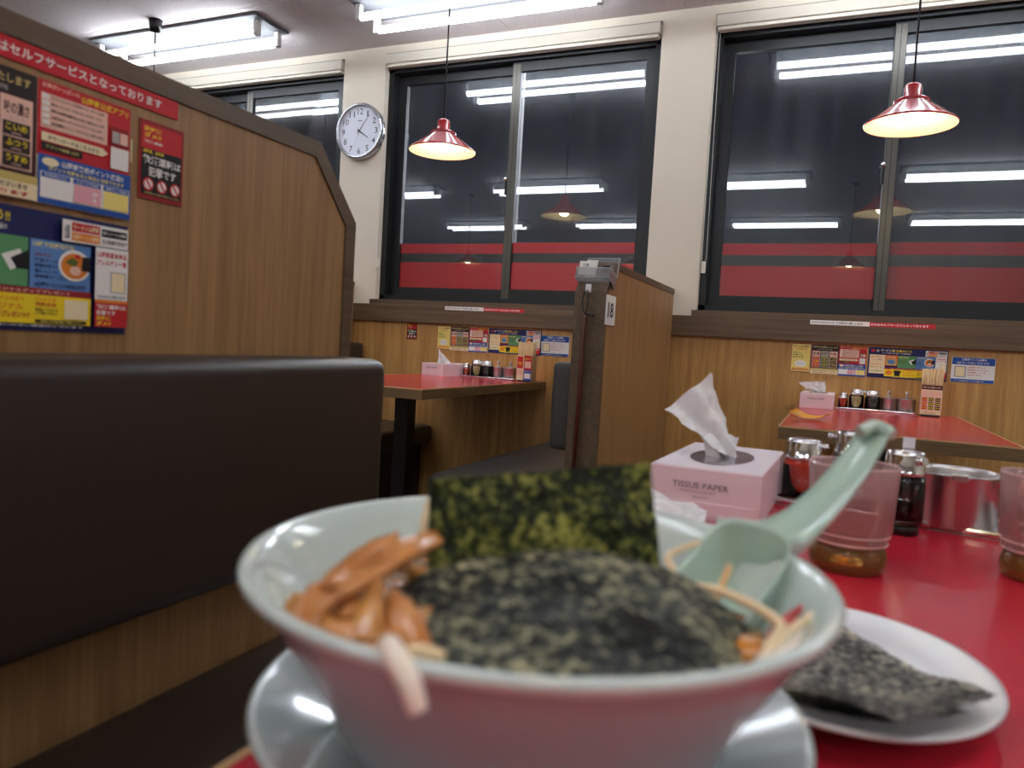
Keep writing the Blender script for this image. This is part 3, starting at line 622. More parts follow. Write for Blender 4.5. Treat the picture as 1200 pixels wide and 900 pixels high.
bm = bmesh.new(); tube(bm, smooth_path([(-.002, -.001, -.01), (-.010, 0, .03), (-.004, 0, .064), (.003, 0, .064), (.008, 0, .03), (.002, -.001, -.01)]), .0022, 6); obj('cord_loop', bm, CORD, t)
bm = bmesh.new(); tube(bm, smooth_path([(.0, -.012, -.006), (.014, -.012, -.008), (.030, -.012, -.012), (.034, -.012, -.006)]), .0035, 6); obj('cord_knot', bm, CORD, t)

t = thing('clear_plastic_box', 'open clear plastic box with cards on top of the partition marked 18', 'box', (-.708, 2.235, 1.072))
t.rotation_euler = (math.radians(-22), 0, 0)
th = .0015; w2 = .055
def wall_box(x0, x1, y0, y1, z0, z1): return (x0, x1, y0, y1, z0, z1)
bm = BM((-w2, w2, -.040, .040, .012, .012+th), (-w2, w2, -.040, -.040+th, .012, .045), (-w2, -w2+th, -.04, .04, .012, .055), (w2-th, w2, -.04, .04, .012, .055), (-w2, w2, .04-th, .04, .012, .122))
obj('tray_body', bm, CLEARP, t)
bm = bmesh.new()
for P in ([(-w2, -.04, .045), (-w2, .04, .055), (-w2+.006, .04, .122), (w2, .04, .122), (w2, .04, .055), (w2, -.04, .045), (-w2, -.04, .045)],): tube(bm, P, .0013, 6)
tube(bm, [(-w2, -.04, .012), (w2, -.04, .012), (w2, .04, .012)], .0013, 6)
obj('rim', bm, mat('plastic_rim', (220, 222, 224), .15, trans=.3), t)
t2 = thing('number_card', 'white folded card with tiny 18 in the clear box on the partition', 'card', (-.727, 2.222, 1.100))
t2.rotation_euler = (math.radians(-28), 0, .1)
obj('card', BM((-.030, .018, -.012, -.008, 0, .052), (-.012, .022, .006, .010, 0, .068), bev=.001), mat('card_white', (232, 230, 218), .6), t2)
bm = bmesh.new(); put_text(bm, '18', -.016, .030, .016, .012, .0124, (Vector((0, 0, 0)), Vector((1, 0, 0)), Vector((0, 0, 1)), Vector((0, -1, 0))), 0, False); obj('numerals', bm, BLACK, t2)
o = obj('dark_card', BM((-.010, .012, -.002, .002, 0, .022), bev=.0006), BLACK); o.location = (-.684, 2.262, 1.122); o.rotation_euler = (math.radians(-28), 0, 0); tag(o, 'small black card leaning in the clear box on the partition', 'card')

# ------------------------------------------------------------------ tissue boxes
def crumple(bm, quad, nu=22, nv=22, amp=.006, fold=3.2, seed=0, th=None):
    """paper spanned over four corners, with folds running along v"""
    a, b, c, d = [Vector(q) for q in quad]; N = (b-a).cross(d-a).normalized(); g = []
    for i in range(nu+1):
        row = []
        for j in range(nv+1):
            u = i/nu; v = j/nv
            p = a*(1-u)*(1-v)+b*u*(1-v)+c*u*v+d*(1-u)*v
            k = math.sin(u*fold*PI+v*1.3+seed)*amp*(1.1-.6*v)+noise.noise(p*45+Vector((seed, 0, 0)))*amp*1.1+noise.noise(p*140+Vector((0, seed, 0)))*amp*.35
            e = noise.noise(Vector((u*4, v*4, seed)))*amp*.6
            row.append(bm.verts.new(p+N*k+Vector((0, 0, e))))
        g.append(row)
    for i in range(nu):
        for j in range(nv):
            f = bm.faces.new((g[i][j], g[i+1][j], g[i+1][j+1], g[i][j+1])); f.smooth = True
def tissue_box(label, loc, rz, sheet, W=.119, L=.236, H=.057, detail=True):
    t = thing('tissue_box', label, 'tissue box', loc, rz, 'pink tissue boxes')
    obj('carton', BM((0, W, 0, L, 0, H), bev=.0012), PINK, t)
    obj('top_panel', BM((.002, W-.002, .002, L-.002, H, H+.0006)), mat('carton_top', (236, 222, 228), .45), t)
    obj('flap', BM((.006, W-.006, -.0014, .0, .004, H*.36)), PINK, t)
    bm = bmesh.new(); R = 30
    put_disc(bm, W/2, L*.47, .036, .075, H+.0012, (Vector((0, 0, 0)), Vector((1, 0, 0)), Vector((0, 1, 0)), Vector((0, 0, 1))), 0, 30); obj('opening_film', bm, mat('opening_film', (150, 138, 146), .15, metal=.3), t)
    bm = bmesh.new(); fr = (Vector((0, 0, 0)), Vector((1, 0, 0)), Vector((0, 0, 1)), Vector((0, -1, 0)))
    put_text(bm, 'TISSUE PAPER', W*.22, H*.62, W*.50, H*.11, .0018, fr, 0, False)
    if detail:
        put_text(bm, 'Soft facial tissue for everyday comfort', W*.29, H*.54, W*.32, H*.035, .0018, fr, 0, False)
        put_text(bm, '160 sheets', W*.41, H*.44, W*.14, H*.03, .0018, fr, 0, False)
    obj('lettering', bm, GREYINK, t)
    bm = bmesh.new()
    for q in sheet: crumple(bm, *q) if not isinstance(q, dict) else crumple(bm, **q)
    obj('tissue', bm, PAPER, t)
    return t
B0 = Vector((-.1800, .815, .70)); az = -.03
def loc_(p):
    v = Vector(p)-B0; return (v.x*math.cos(-az)-v.y*math.sin(-az), v.x*math.sin(-az)+v.y*math.cos(-az), v.z)
tissue_box('pink tissue box in the foreground with a tall white tissue pulled up', B0, az, [
    dict(quad=[loc_((-.112, .915, .756)), loc_((-.104, .935, .772)), loc_((-.140, .925, .856)), loc_((-.184, .895, .811))], amp=.006, fold=3.0, seed=1.7, nu=26, nv=30),
    dict(quad=[loc_((-.128, .905, .754)), loc_((-.098, .935, .754)), loc_((-.100, .935, .783)), loc_((-.142, .917, .786))], amp=.005, fold=4, seed=4.0, nu=20, nv=12)])
tissue_box('pink tissue box on the right window booth table with a drooping tissue', (-.116, 3.03, .70), -.02, [dict(quad=[(.04, .05, .057), (.09, .09, .057), (.085, .06, .105), (-.012, .03, .098)], amp=.008, fold=2.6, seed=2.2),
    dict(quad=[(.02, .04, .075), (.07, .07, .057), (.075, .06, .10), (-.010, .03, .09)], amp=.006, fold=2.0, seed=5)], detail=False)
tissue_box('pink tissue box on the left window booth table with a pointed tissue', (-1.735, 2.955, .713), -.12, [dict(quad=[(.03, .08, .057), (.10, .09, .057), (.075, .08, .085), (.03, .08, .125)], amp=.005, fold=2.4, seed=3.1)], detail=False)
bm = bmesh.new(); crumple(bm, [(-.040, -.014, .0), (.030, -.022, .002), (.026, .014, .012), (-.034, .020, .022)], 24, 20, .006, 2.6, 6)
o = obj('crumpled_tissue', bm, PAPER); o.location = (-.136, .765, .709); tag(o, 'crumpled white tissue lying in front of the pink tissue box', 'tissue')

# ------------------------------------------------------------------ condiment sets
def jar(name, label, loc, r, h, liquid, fill, lid, grp=None, spout=0, base=False, rz=0):
    t = thing(name, label, 'condiment jar', loc, rz, grp)
    z0 = .012 if base else 0; lb = h-lid
    if base:
        bm = bmesh.new(); lathe(bm, [(0, 0), (r*.80, 0), (r*.86, .006), (r*.8, .0115), (0, .0115)], 32); obj('rubber_base', bm, BLACK, t)
        z0 = .0118
    bm = bmesh.new(); lathe(bm, [(0, z0), (r*.96, z0), (r, z0+.004), (r, lb-.008), (r*.9, lb), (r*.88, lb), (r*.97, lb-.009), (r*.97, z0+.005), (0, z0+.004)], 36); obj('glass_body', bm, GLASSJ, t)
    bm = bmesh.new(); lathe(bm, [(0, z0+.0045), (r*.95, z0+.0045), (r*.955, z0+.007), (r*.955, z0+(lb-z0)*fill), (0, z0+(lb-z0)*fill)], 32); obj('liquid', bm, liquid, t)
    bm = bmesh.new(); lathe(bm, [(r*.9, lb), (r*.97, lb+.0012), (r*.96, lb+.004), (r*.90, lb+.006), (r*.90, h-.005), (r*.86, h-.001), (r*.60, h), (0, h+.001)], 36); obj('lid', bm, CHROME, t)
    if spout:
        bm = bmesh.new(); a = spout; d = Vector((math.cos(a), math.sin(a), 0)); tube(bm, [d*r*.85+Vector((0, 0, h-.010)), d*(r*1.22)+Vector((0, 0, h-.008))], [.0035, .0045], 10); obj('spout', bm, CHROME, t)
    return t
def pot(label, loc, r, h, spoon, grp, lidded=False, rz=0):
    t = thing('steel_pot', label, 'condiment pot', loc, rz, grp)
    bm = bmesh.new(); lathe(bm, [(0, 0), (r*.95, 0), (r, .004), (r, h-.004), (r+.002, h-.001), (r+.0005, h+.001), (r-.0015, h), (r-.003, h-.004), (r-.003, .006), (0, .005)], 48); obj('body', bm, STEEL, t)
    if lidded:
        bm = bmesh.new(); lathe(bm, [(r-.0035, h-.002), (r-.006, h+.001), (r*.4, h+.004), (.006, h+.006), (.004, h+.012), (.008, h+.018), (.006, h+.026), (0, h+.028)], 32); obj('lid', bm, STEEL, t)
    else:
        bm = bmesh.new(); lathe(bm, [(0, h*.72), (r-.0035, h*.72)], 32); obj('contents', bm, mat('white_topping', (216, 196, 176), .6, bump=(300, .8, .002)), t)
        bm = bmesh.new(); bx(bm, -.008, .008, -r-.0045, -r+.0015, h-.006, h+.002, bev=.0012); obj('rim_notch', bm, STEEL, t)
    if spoon:
        bm = bmesh.new(); tube(bm, smooth_path(spoon), [.0022]*((len(spoon)-1)*6)+[.004], 8, flat=.6); obj('spoon_handle', bm, CHROME, t)
    return t
def tray(label, loc, rz, L, W, grp):
    t = thing('steel_tray', label, 'tray', loc, rz, grp)
    bm = bmesh.new(); bx(bm, 0, L, 0, W, 0, .0015, bev=0)
    obj('tray_bottom', bm, STEEL, t)
    bm = bmesh.new(); P = []
    for cx, cy, a0 in ((.012, .012, PI), (L-.012, .012, 1.5*PI), (L-.012, W-.012, 0), (.012, W-.012, .5*PI)):
        P += [(cx+.012*math.cos(a0+k*PI/8), cy+.012*math.sin(a0+k*PI/8), .0055) for k in range(5)]
    P.append(P[0]); P.append(P[1]); tube(bm, P, .004, 10, caps=False); obj('tray_rim', bm, CHROME, t)
    return t
tr = tray('steel condiment tray in the foreground beside the tissue box', (-.058, .975, .70), -.20, .275, .088, 'steel condiment trays')
GJ = 'condiment jars on the foreground tray'
jar('chili_oil_jar', 'foreground glass jar of red chili oil with a chrome lid', (-.029, 1.012, .7022), .0235, .079, CHILI, .93, .026, GJ, spout=.1)
jar('vinegar_jar', 'foreground tall chrome-lidded jar half hidden behind the clear tumbler', (.030, 1.024, .7022), .0265, .093, VINE, .6, .030, GJ, spout=PI)
jar('soy_sauce_jar', 'foreground jar of black soy sauce on a black rubber base', (.0765, .900, .70), .0215, .090, SOY, .95, .026, None, spout=-.9, base=True)
pot('open steel pot with a spoon on the foreground condiment tray', (.1325, .975, .7022), .0455, .062, [(.030, -.020, .030), (.038, -.028, .052), (.046, -.030, .066), (.062, -.034, .074), (.072, -.036, .080)], 'steel pots on the foreground tray')
o = obj('label_card', BM((-.006, .006, -.0005, .0005, 0, .012)), mat('label_card_white', (226, 220, 226), .6)); o.location = (.080, .918, .7905); tag(o, 'tiny white tab standing on the soy sauce jar lid', 'label')
# farther sets
def chopsticks_holder(label, loc, rz, g, n, two=False):
    t = thing('chopstick_holder', label, 'chopstick holder', loc, rz)
    W, Dp, H = .074, .05, .118
    obj('holder_body', BM((0, W, 0, .003, .006, H), (0, W, Dp-.003, Dp, .006, H), (0, .003, .003, Dp-.003, .006, H), (W-.003, W, .003, Dp-.003, .006, H), (0, W, 0, Dp, .004, .008)), mat('holder_wood', (190, 150, 104), .5), t)
    obj('foot', BM((.008, W-.006, -.006, Dp, 0, .0062), bev=.002), BLACK, t)
    fr = (Vector((0, 0, 0)), Vector((1, 0, 0)), Vector((0, 0, 1)), Vector((0, -1, 0)))
    pb = bmesh.new(); M_ = [INK[k] for k in ('cream', 'maroon', 'red', 'olive', 'dark', 'yellow', 'white', 'salmon', 'blue')]
    def R_(u, v, a, b, k, n_): put_rect(pb, u*W, v*H, a*W, b*H, n_, fr, k)
    if not two:
        R_(.06, .07, .9, .9, 0, .001); R_(.06, .84, .9, .14, 1, .0012)
        for k in range(3):
            R_(.08+.29*k, .20, .27, .60, 7, .0012)
            for j in range(3): R_(.10+.29*k, .22+.13*j, .23, .11, (2, 3, 4)[k], .0014); put_text(pb, ('多め', '普通', '少な')[j], (.12+.29*k)*W, (.245+.13*j)*H, .19*W, .06*H, .0016, fr, 5)
        put_text(pb, 'お好みをお聞きします', .1*W, .88*H, .8*W, .06*H, .0016, fr, 7); put_text(pb, 'ラーメン', .25*W, .10*H, .5*W, .05*H, .0016, fr, 2)
    else:
        R_(.02, .03, .44, .95, 0, .001); R_(.04, .5, .38, .45, 2, .0012); R_(.06, .25, .34, .22, 7, .0012); put_text(pb, '餃子', .1*W, .6*H, .26*W, .15*H, .0016, fr, 5)
        R_(.5, .03, .48, .95, 2, .001); R_(.5, .03, .48, .42, 8, .0012); R_(.54, .12, .4, .2, 6, .0014); put_text(pb, '公式アプリ', .54*W, .82*H, .4*W, .08*H, .0016, fr, 5); R_(.54, .52, .4, .25, 7, .0014); put_text(pb, 'ポイント', .54*W, .37*H, .4*W, .05*H, .0016, fr, 6)
    obj('printed_label', pb, M_, t)
    first = None
    for k in range(n):
        i = k % 8; j = k//8
        top = .172+random.uniform(-.006, .006)
        x = .010+.0077*i; y = .010+.012*j; sp = (i-3.5)*.0018
        if first is None:
            bm = bmesh.new(); tube(bm, [(0, 0, .012), (0, 0, .175)], .0052, 4); first = obj('chopstick', bm, CHOP); c = first
        else:
            c = first.copy(); C.objects.link(c)
        R3 = Matrix.Rotation(rz, 3, 'Z')
        c.location = Vector(loc)+R3 @ Vector((x, y, random.uniform(-.006, .004)*.5+.001)); c.rotation_euler = (random.uniform(-.01, .02), (i-3.5)*.012, rz+.785)
        tag(c, 'pale wooden disposable chopstick standing in the holder %s' % g, 'chopstick', 'chopsticks in the holder '+g)
    return t
chopsticks_holder('chopstick holder with three-column print on the right window booth table', (.293, 3.115, .70), -.03, 'on the right window table', 24)
chopsticks_holder('chopstick holder with red and blue print on the left window booth table', (-1.310, 3.065, .713), -.03, 'on the left window table', 24, True)
for tag_, ox, oy, oz, nm in (('right', .012, 3.13, .70, 'right window booth table'), ('left', -1.600, 3.065, .713, 'left window booth table')):
    s = 1.0
    tray('steel condiment tray on the %s' % nm, (ox, oy, oz), -.03, .280, .085, 'steel condiment trays')
    g = 'condiment jars on the '+nm
    jar('chili_oil_jar', 'small jar of red chili oil with chrome lid on the %s' % nm, (ox+.024, oy+.030, oz+.0022), .0175, .062, CHILI, .9, .022, g)
    jar('vinegar_jar', 'jar of pale vinegar with chrome lid on the %s' % nm, (ox+.071, oy+.040, oz+.0022), .0270, .080, VINE, .85, .024, g, spout=.1)
    jar('soy_sauce_jar', 'jar of dark soy sauce with chrome lid on the %s' % nm, (ox+.128, oy+.040, oz+.0022), .0275, .078, SOY, .95, .024, g, spout=PI)
    g = 'steel pots on the '+nm
    pot('lidded steel pot beside the soy jar on the %s' % nm, (ox+.182, oy+.040, oz+.0022), .0255, .054, None, g, True)
    pot('lidded steel pot at the right end of the tray on the %s' % nm, (ox+.243, oy+.040, oz+.0022), .0335, .054, None, g, True)
# orange dish
t = thing('orange_dish', 'small orange scalloped dish with white bands on the right window table', 'dish', (-.058, 2.46, .70), -.12)
bm = bmesh.new(); g_ = []
for i in range(17):
    row = []
    for j in range(9):
        u = i/16*2-1; v = j/8*2-1; row.append(bm.verts.new((u*.058, v*.075, .004+.022*(abs(u)**2.4)+.004*v*v+.0012*math.sin(v*9))))
    g_.append(row)
for i in range(16):
    for j in range(8):
        f = bm.faces.new((g_[i][j], g_[i+1][j], g_[i+1][j+1], g_[i][j+1])); f.smooth = True; f.material_index = 1 if i in (2, 13) else 0
bmesh.ops.solidify(bm, geom=bm.faces[:], thickness=.003)
obj('dish_body', bm, [mat('orange_glaze', (255, 204, 84), .4, sss=.2), mat('pale_orange_band', (250, 214, 140), .3)], t)

# ------------------------------------------------------------------ tumblers
def tumbler(label, loc):
    t = thing('water_tumbler', label, 'tumbler', loc, 0, 'clear tumblers on the foreground table')
    bm = bmesh.new()
    lathe(bm, [(.0290, .0235), (.0315, .026), (.0300, .0285), (.0325, .031), (.0310, .034), (.0340, .037), (.0348, .060), (.0362, .084), (.0370, .0915), (.0362, .0935), (.0350, .0915), (.0335, .060), (.0318, .038), (.0285, .032), (.0280, .024)], 56)
    obj('body', bm, CUPM, t)
    bm = bmesh.new(); lathe(bm, [(0, 0), (.0275, 0), (.0305, .003), (.0318, .010), (.0310, .017), (.0290, .0234), (.0278, .0236), (.0285, .012), (.0260, .006), (0, .005)], 56); obj('amber_foot', bm, AMBER, t)
    for zr, rr in ((.0262, .0318), (.0335, .0330), (.0925, .0366)):
        bm = bmesh.new(); lathe(bm, [(rr-.0004+.0006*math.cos(q*PI/4), zr+.0006*math.sin(q*PI/4)) for q in range(9)], 48); obj('ridge', bm, mat('frosted_ridge', (226, 190, 186), .25), t)
    bm = bmesh.new(); lathe(bm, [(0, .0062), (.0255, .0065), (.0275, .02), (.0278, .0325), (.0316, .039), (.0328, .055), (.0334, .068), (0, .068)], 40); obj('water', bm, WATER, t)
    return t
tumbler('clear tumbler of water with an amber foot behind the spoon handle', (.0215, .712, .70))
tumbler('clear tumbler cut off by the right edge of the photo', (.178, .776, .70))

# ------------------------------------------------------------------ noodle bowl, saucer, food
BC = Vector((-.110, .292, 0))
t = thing('saucer', 'pale celadon saucer under the noodle bowl', 'saucer', (BC.x-.003, BC.y+.007, .70))
bm = bmesh.new(); lathe(bm, [(0, .0), (.045, .0), (.050, .003), (.075, .008), (.100, .018), (.1155, .0270), (.1175, .0285), (.1165, .0300), (.1140, .0292), (.098, .0210), (.074, .0115), (.056, .0062), (0, .006)], 96); obj('dish', bm, CEL, t)
t = thing('noodle_bowl', 'large pale celadon ramen bowl filling the foreground', 'bowl', (BC.x, BC.y, .7065))
bm = bmesh.new()
lathe(bm, [(.048, .0), (.052, .0), (.0535, .004), (.054, .0085), (.066, .0105), (.078, .0140), (.0830, .0235), (.0870, .0335), (.0925, .0435), (.099, .0535), (.1055, .0635), (.1110, .0735), (.1130, .0765)], 110); obj('outer_wall', bm, OUTB, t)
bm = bmesh.new()
lathe(bm, [(.1130, .0765), (.1168, .0790), (.1198, .0815), (.1203, .0835), (.1190, .0852), (.1165, .0850), (.1130, .0830), (.1085, .0770), (.100, .0650), (.082, .0455), (.060, .0280), (.035, .0150), (0, .0120)], 110); obj('inner_glaze', bm, CEL, t)
bm = bmesh.new(); lathe(bm, [(.0541, .0052), (.0545, .0085)], 60); obj('foot_band', bm, mat('dark_green_band', (36, 70, 62), .3), t)
bm = bmesh.new(); lathe(bm, [(0, .766), (.0935, .766), (.0985, .7665)], 72); o = obj('soup_broth', bm, BROTH); o.location = (BC.x, BC.y, 0); tag(o, 'brown soup broth filling the celadon bowl', 'broth')
def strip(name, label, cat, pts, wd, th_, m, grp, tw=0):
    P = smooth_path(pts, 5); n_ = len(P); bm = bmesh.new(); S = []
    for i, p in enumerate(P):
        d = (P[min(i+1, n_-1)]-P[max(i-1, 0)]).normalized()
        s = d.cross(Vector((0, 0, 1))).normalized(); s = Matrix.Rotation(tw+.35*math.sin(i*.35+tw*3), 3, d) @ s; q = d.cross(s)
        e = .55+.45*math.sin(PI*min(1, max(0, (i+.6)/(n_))))
        e *= 1+.15*noise.noise(p*300)
        r = [(-1, -.6), (-.8, -1), (.8, -1), (1, -.6), (1, .6), (.8, 1), (-.8, 1), (-1, .6)]
        S.append([bm.verts.new(p+s*(a*wd*e/2)+q*(b*th_*e/2)) for a, b in r])
    for A, B in zip(S, S[1:]):
        for k in range(8):
            f = bm.faces.new((A[k], A[(k+1) % 8], B[(k+1) % 8], B[k])); f.smooth = True
    bm.faces.new(S[0][::-1]); bm.faces.new(S[-1])
    o = obj(name, bm, m); tag(o, label, cat, grp); return o
GM = 'bamboo shoot strips in the bowl'
mm = [([(-.1487, .1864, .7847), (-.153, .2013, .7911), (-.1475, .2203, .7943), (-.1432, .2387, .8000), (-.1412, .2604, .8006)], .0085, .0045, MENMA, 'long brown bamboo shoot strip lying uppermost at the left of the bowl'),
      ([(-.1525, .2017, .794), (-.156, .222, .7945), (-.1535, .2398, .8006), (-.1523, .2454, .8031)], .008, .004, MENMA, 'brown bamboo shoot strip pointing up at the back of the heap'),
      ([(-.1686, .2051, .7857), (-.1582, .2, .7846), (-.1438, .1957, .784)], .0075, .004, MENMA2, 'small bamboo shoot strip nearest the left wall of the bowl'),
      ([(-.1446, .2214, .793), (-.1377, .2077, .7877), (-.1297, .1955, .7824)], .0075, .004, MENMA2, 'paler bamboo shoot strip hanging forward in the middle of the heap'),
      ([(-.1472, .2034, .7842), (-.1467, .2147, .7868), (-.1383, .2292, .7857)], .007, .004, MENMA, 'short bamboo shoot strip under the long one'),
      ([(-.1373, .2189, .7889), (-.1236, .2083, .7861), (-.1122, .2009, .7816)], .008, .0045, MENMA, 'bamboo shoot strip running under the charcoal nori edge'),
      ([(-.1246, .2043, .784), (-.1224, .2143, .7853), (-.1168, .2165, .7823)], .007, .004, MENMA2, 'small curled bamboo shoot piece at the right of the heap'),
      ([(-.1443, .238, .7934), (-.1407, .2448, .7906), (-.1407, .239, .7856)], .007, .004, MENMA2, 'bamboo shoot piece tucked behind the long strip'),
      ([(-.1425, .192, .7825), (-.1367, .1979, .7823), (-.1245, .1963, .7807)], .0075, .004, MENMA, 'bamboo shoot strip lowest against the near rim'),
      ([(-.158, .212, .782), (-.146, .222, .784), (-.132, .226, .785)], .009, .005, MENMA, 'broad bamboo shoot strip buried in the heap'),
      ([(-.150, .196, .779), (-.138, .206, .780), (-.124, .216, .782)], .009, .006, MENMA, 'dark bamboo shoot strip at the bottom of the heap'),
      ([(-.134, .190, .779), (-.128, .204, .781), (-.120, .222, .786)], .009, .005, MENMA2, 'bamboo shoot strip leaning on the nori at the bottom of the heap')]
for i, (p, a, b, m, l) in enumerate(mm): strip('bamboo_shoot_strip', l, 'bamboo shoot', p, a*1.4, b, m, GM, (.5, -.3, .9)[i % 3]*.6)
bm = bmesh.new(); 
def heap(cx, cy, rx, ry, z0, h, seed):
    g = []; n = 18
    top = bm.verts.new((cx, cy, z0+h)); prev = None; first = None; rings = []
    for k in range(1, 7):
        r = k/6; rings.append([bm.verts.new((cx+rx*r*math.cos(2*PI*i/n), cy+ry*r*math.sin(2*PI*i/n), z0+h*(1-r**2.2)+noise.noise(Vector((i*.9, k*1.7, seed)))*.003)) for i in range(n)])
    for i in range(n): bm.faces.new((top, rings[0][i], rings[0][(i+1) % n])).smooth = True
    for A, B in zip(rings, rings[1:]):
        for i in range(n): bm.faces.new((A[i], B[i], B[(i+1) % n], A[(i+1) % n])).smooth = True
heap(-.136, .226, .028, .026, .764, .020, 1)
o = obj('bamboo_shoot_heap', bm, mat('wet_menma', (132, 78, 32), .3, coat=.4, bump=(160, 1, .004), vary=(90, (176, 112, 48)))); o['kind'] = 'stuff'; tag(o, 'mass of small shredded bamboo shoot under the loose strips', 'bamboo shoot')
bm = bmesh.new(); heap(-.100, .284, .064, .064, .764, .018, 5)
o = obj('noodle_mass', bm, mat('noodle_mass', (206, 168, 100), .35, coat=.3, bump=(120, 1, .005))); o['kind'] = 'stuff'; tag(o, 'mass of noodles under the nori in the soup', 'noodles')
GN = 'loose pale noodles and sprouts in the bowl'
def strand(label, pts, r, m, name='noodle', cat='noodle'):
    P = smooth_path(pts, 6); bm = bmesh.new(); n_ = len(P); tube(bm, P, [r*(.75+.25*math.sin(PI*i/(n_-1))) for i in range(n_)], 8); o = obj(name, bm, m); tag(o, label, cat, GN)
strand('thick pale noodle end hanging over the near rim of the bowl', [(-.116, .186, .787), (-.1105, .1775, .7925), (-.1045, .1705, .7938), (-.0975, .1666, .7905), (-.0945, .1652, .7868), (-.0925, .1648, .7830)], .0036, SPROUT)
strand('bent noodle on the right side below the spoon', [(-.0520, .2995, .7871), (-.0327, .2968, .7876), (-.0120, .2857, .7837), (-.0140, .270, .7799), (-.0151, .2601, .7779)], .0021, NOOD)
strand('long noodle reaching up the right wall of the bowl', [(.0085, .3245, .7850), (-.0067, .2879, .7819), (-.016, .2598, .7787)], .0019, NOOD)
strand('pinkish sprout lowest on the right wall of the bowl', [(.0045, .311, .7795), (-.0048, .2863, .7779), (-.0132, .2609, .7774)], .0022, SPROUT, 'bean_sprout', 'bean sprout')
strand('pinkish sprout between the two right-hand noodles', [(-.0005, .305, .7815), (-.0068, .2863, .7799), (-.0162, .2579, .7784)], .0022, SPROUT, 'bean_sprout', 'bean sprout')
strand('hooked noodle between the nori and the spoon', [(-.0500, .3368, .7958), (-.0593, .3184, .7932), (-.0560, .3085, .7895), (-.0514, .2995, .7841)], .0017, NOOD)
strand('short orange noodle inside the spoon bowl', [(-.0331, .308, .7958), (-.0362, .2951, .7841)], .0015, mat('orange_noodle', (224, 176, 116), .35))
strand('pale noodle standing behind the left edge of the upright nori', [(-.160, .2849, .8090), (-.155, .2730, .7990), (-.1506, .266, .7900)], .0022, NOOD)
strand('small noodle end at the near rim beside the bamboo shoot', [(-.1160, .1870, .7840), (-.108, .1905, .7862), (-.100, .1925, .7858)], .0024, NOOD)
o = strip('red_topping_strip', 'red strip of pepper on the right wall of the bowl', 'topping', [(-.0005, .3321, .7825), (-.009, .3085, .7798), (-.0122, .2941, .7779), (-.016, .280, .7779)], .006, .002, REDTOP, None, .4)  # red piece of topping, its kind left open
bm = bmesh.new(); lathe(bm, [(0, 0), (.013, .001), (.018, .005), (.015, .009), (0, .011)], 24); bmesh.ops.scale(bm, vec=(1, .75, 1), verts=bm.verts)
o = obj('seasoned_egg', bm, mat('egg_brown', (196, 126, 40), .25, coat=.4)); o.location = (-.028, .276, .7695); tag(o, 'orange-brown piece of food beside the nori at the right', 'egg')
# nori
def sheet(name, label, top, bot, m, wav=.002, seed=0, nu=64, nv=40, jag=.0012):
    T = smooth_path(top, 12); Bt = smooth_path(bot, 12)
    def at(P, u):
        x = u*(len(P)-1); i = min(int(x), len(P)-2); return P[i].lerp(P[i+1], x-i)
    bm = bmesh.new(); g = []
    for i in range(nu+1):
        u = i/nu; a = at(T, u); b = at(Bt, u); row = []
        for j in range(nv+1):
            v = j/nv; p = a.lerp(b, v)
            k = noise.noise(p*38+Vector((seed, 0, 0)))*wav+noise.noise(p*190)*wav*.35
            q = p+Vector((.35, -.75, .5))*k
            if j == 0: q.z += noise.noise(Vector((u*30, seed, 0)))*jag
            if i in (0, nu): q.x += noise.noise(Vector((v*22, seed, i)))*jag
            row.append(bm.verts.new(q))
        g.append(row)
    for i in range(nu):
        for j in range(nv):
            f = bm.faces.new((g[i][j], g[i+1][j], g[i+1][j+1], g[i][j+1])); f.smooth = True
    bmesh.ops.solidify(bm, geom=bm.faces[:], thickness=.0005)
    o = obj(name, bm, m); tag(o, label, 'nori', 'nori sheets'); return o
sheet('nori_sheet', 'upright olive-green nori sheet standing at the back of the bowl', [(-.1517, .2691, .8214), (-.1384, .288, .8225), (-.1142, .3074, .8244), (-.095, .3213, .8275), (-.0744, .3359, .8301)],
      [(-.1435, .2578, .7800), (-.1283, .2688, .7790), (-.1042, .2836, .7780), (-.086, .2969, .7780), (-.0605, .3125, .7800)], NORIB, .0035, 1)
sheet('nori_sheet', 'charcoal nori sheet leaning over the front of the bowl', [(-.1426, .2329, .787), (-.1318, .2487, .7938), (-.11, .2639, .7981), (-.081, .282, .8003), (-.0484, .2903, .7936), (-.022, .2846, .7797)],
      [(-.1080, .1980, .7790), (-.0949, .1898, .7810), (-.0771, .1901, .7824), (-.055, .1998, .7828), (-.0337, .2144, .7829), (-.0200, .2380, .7780)], NORIF, .005, 3)
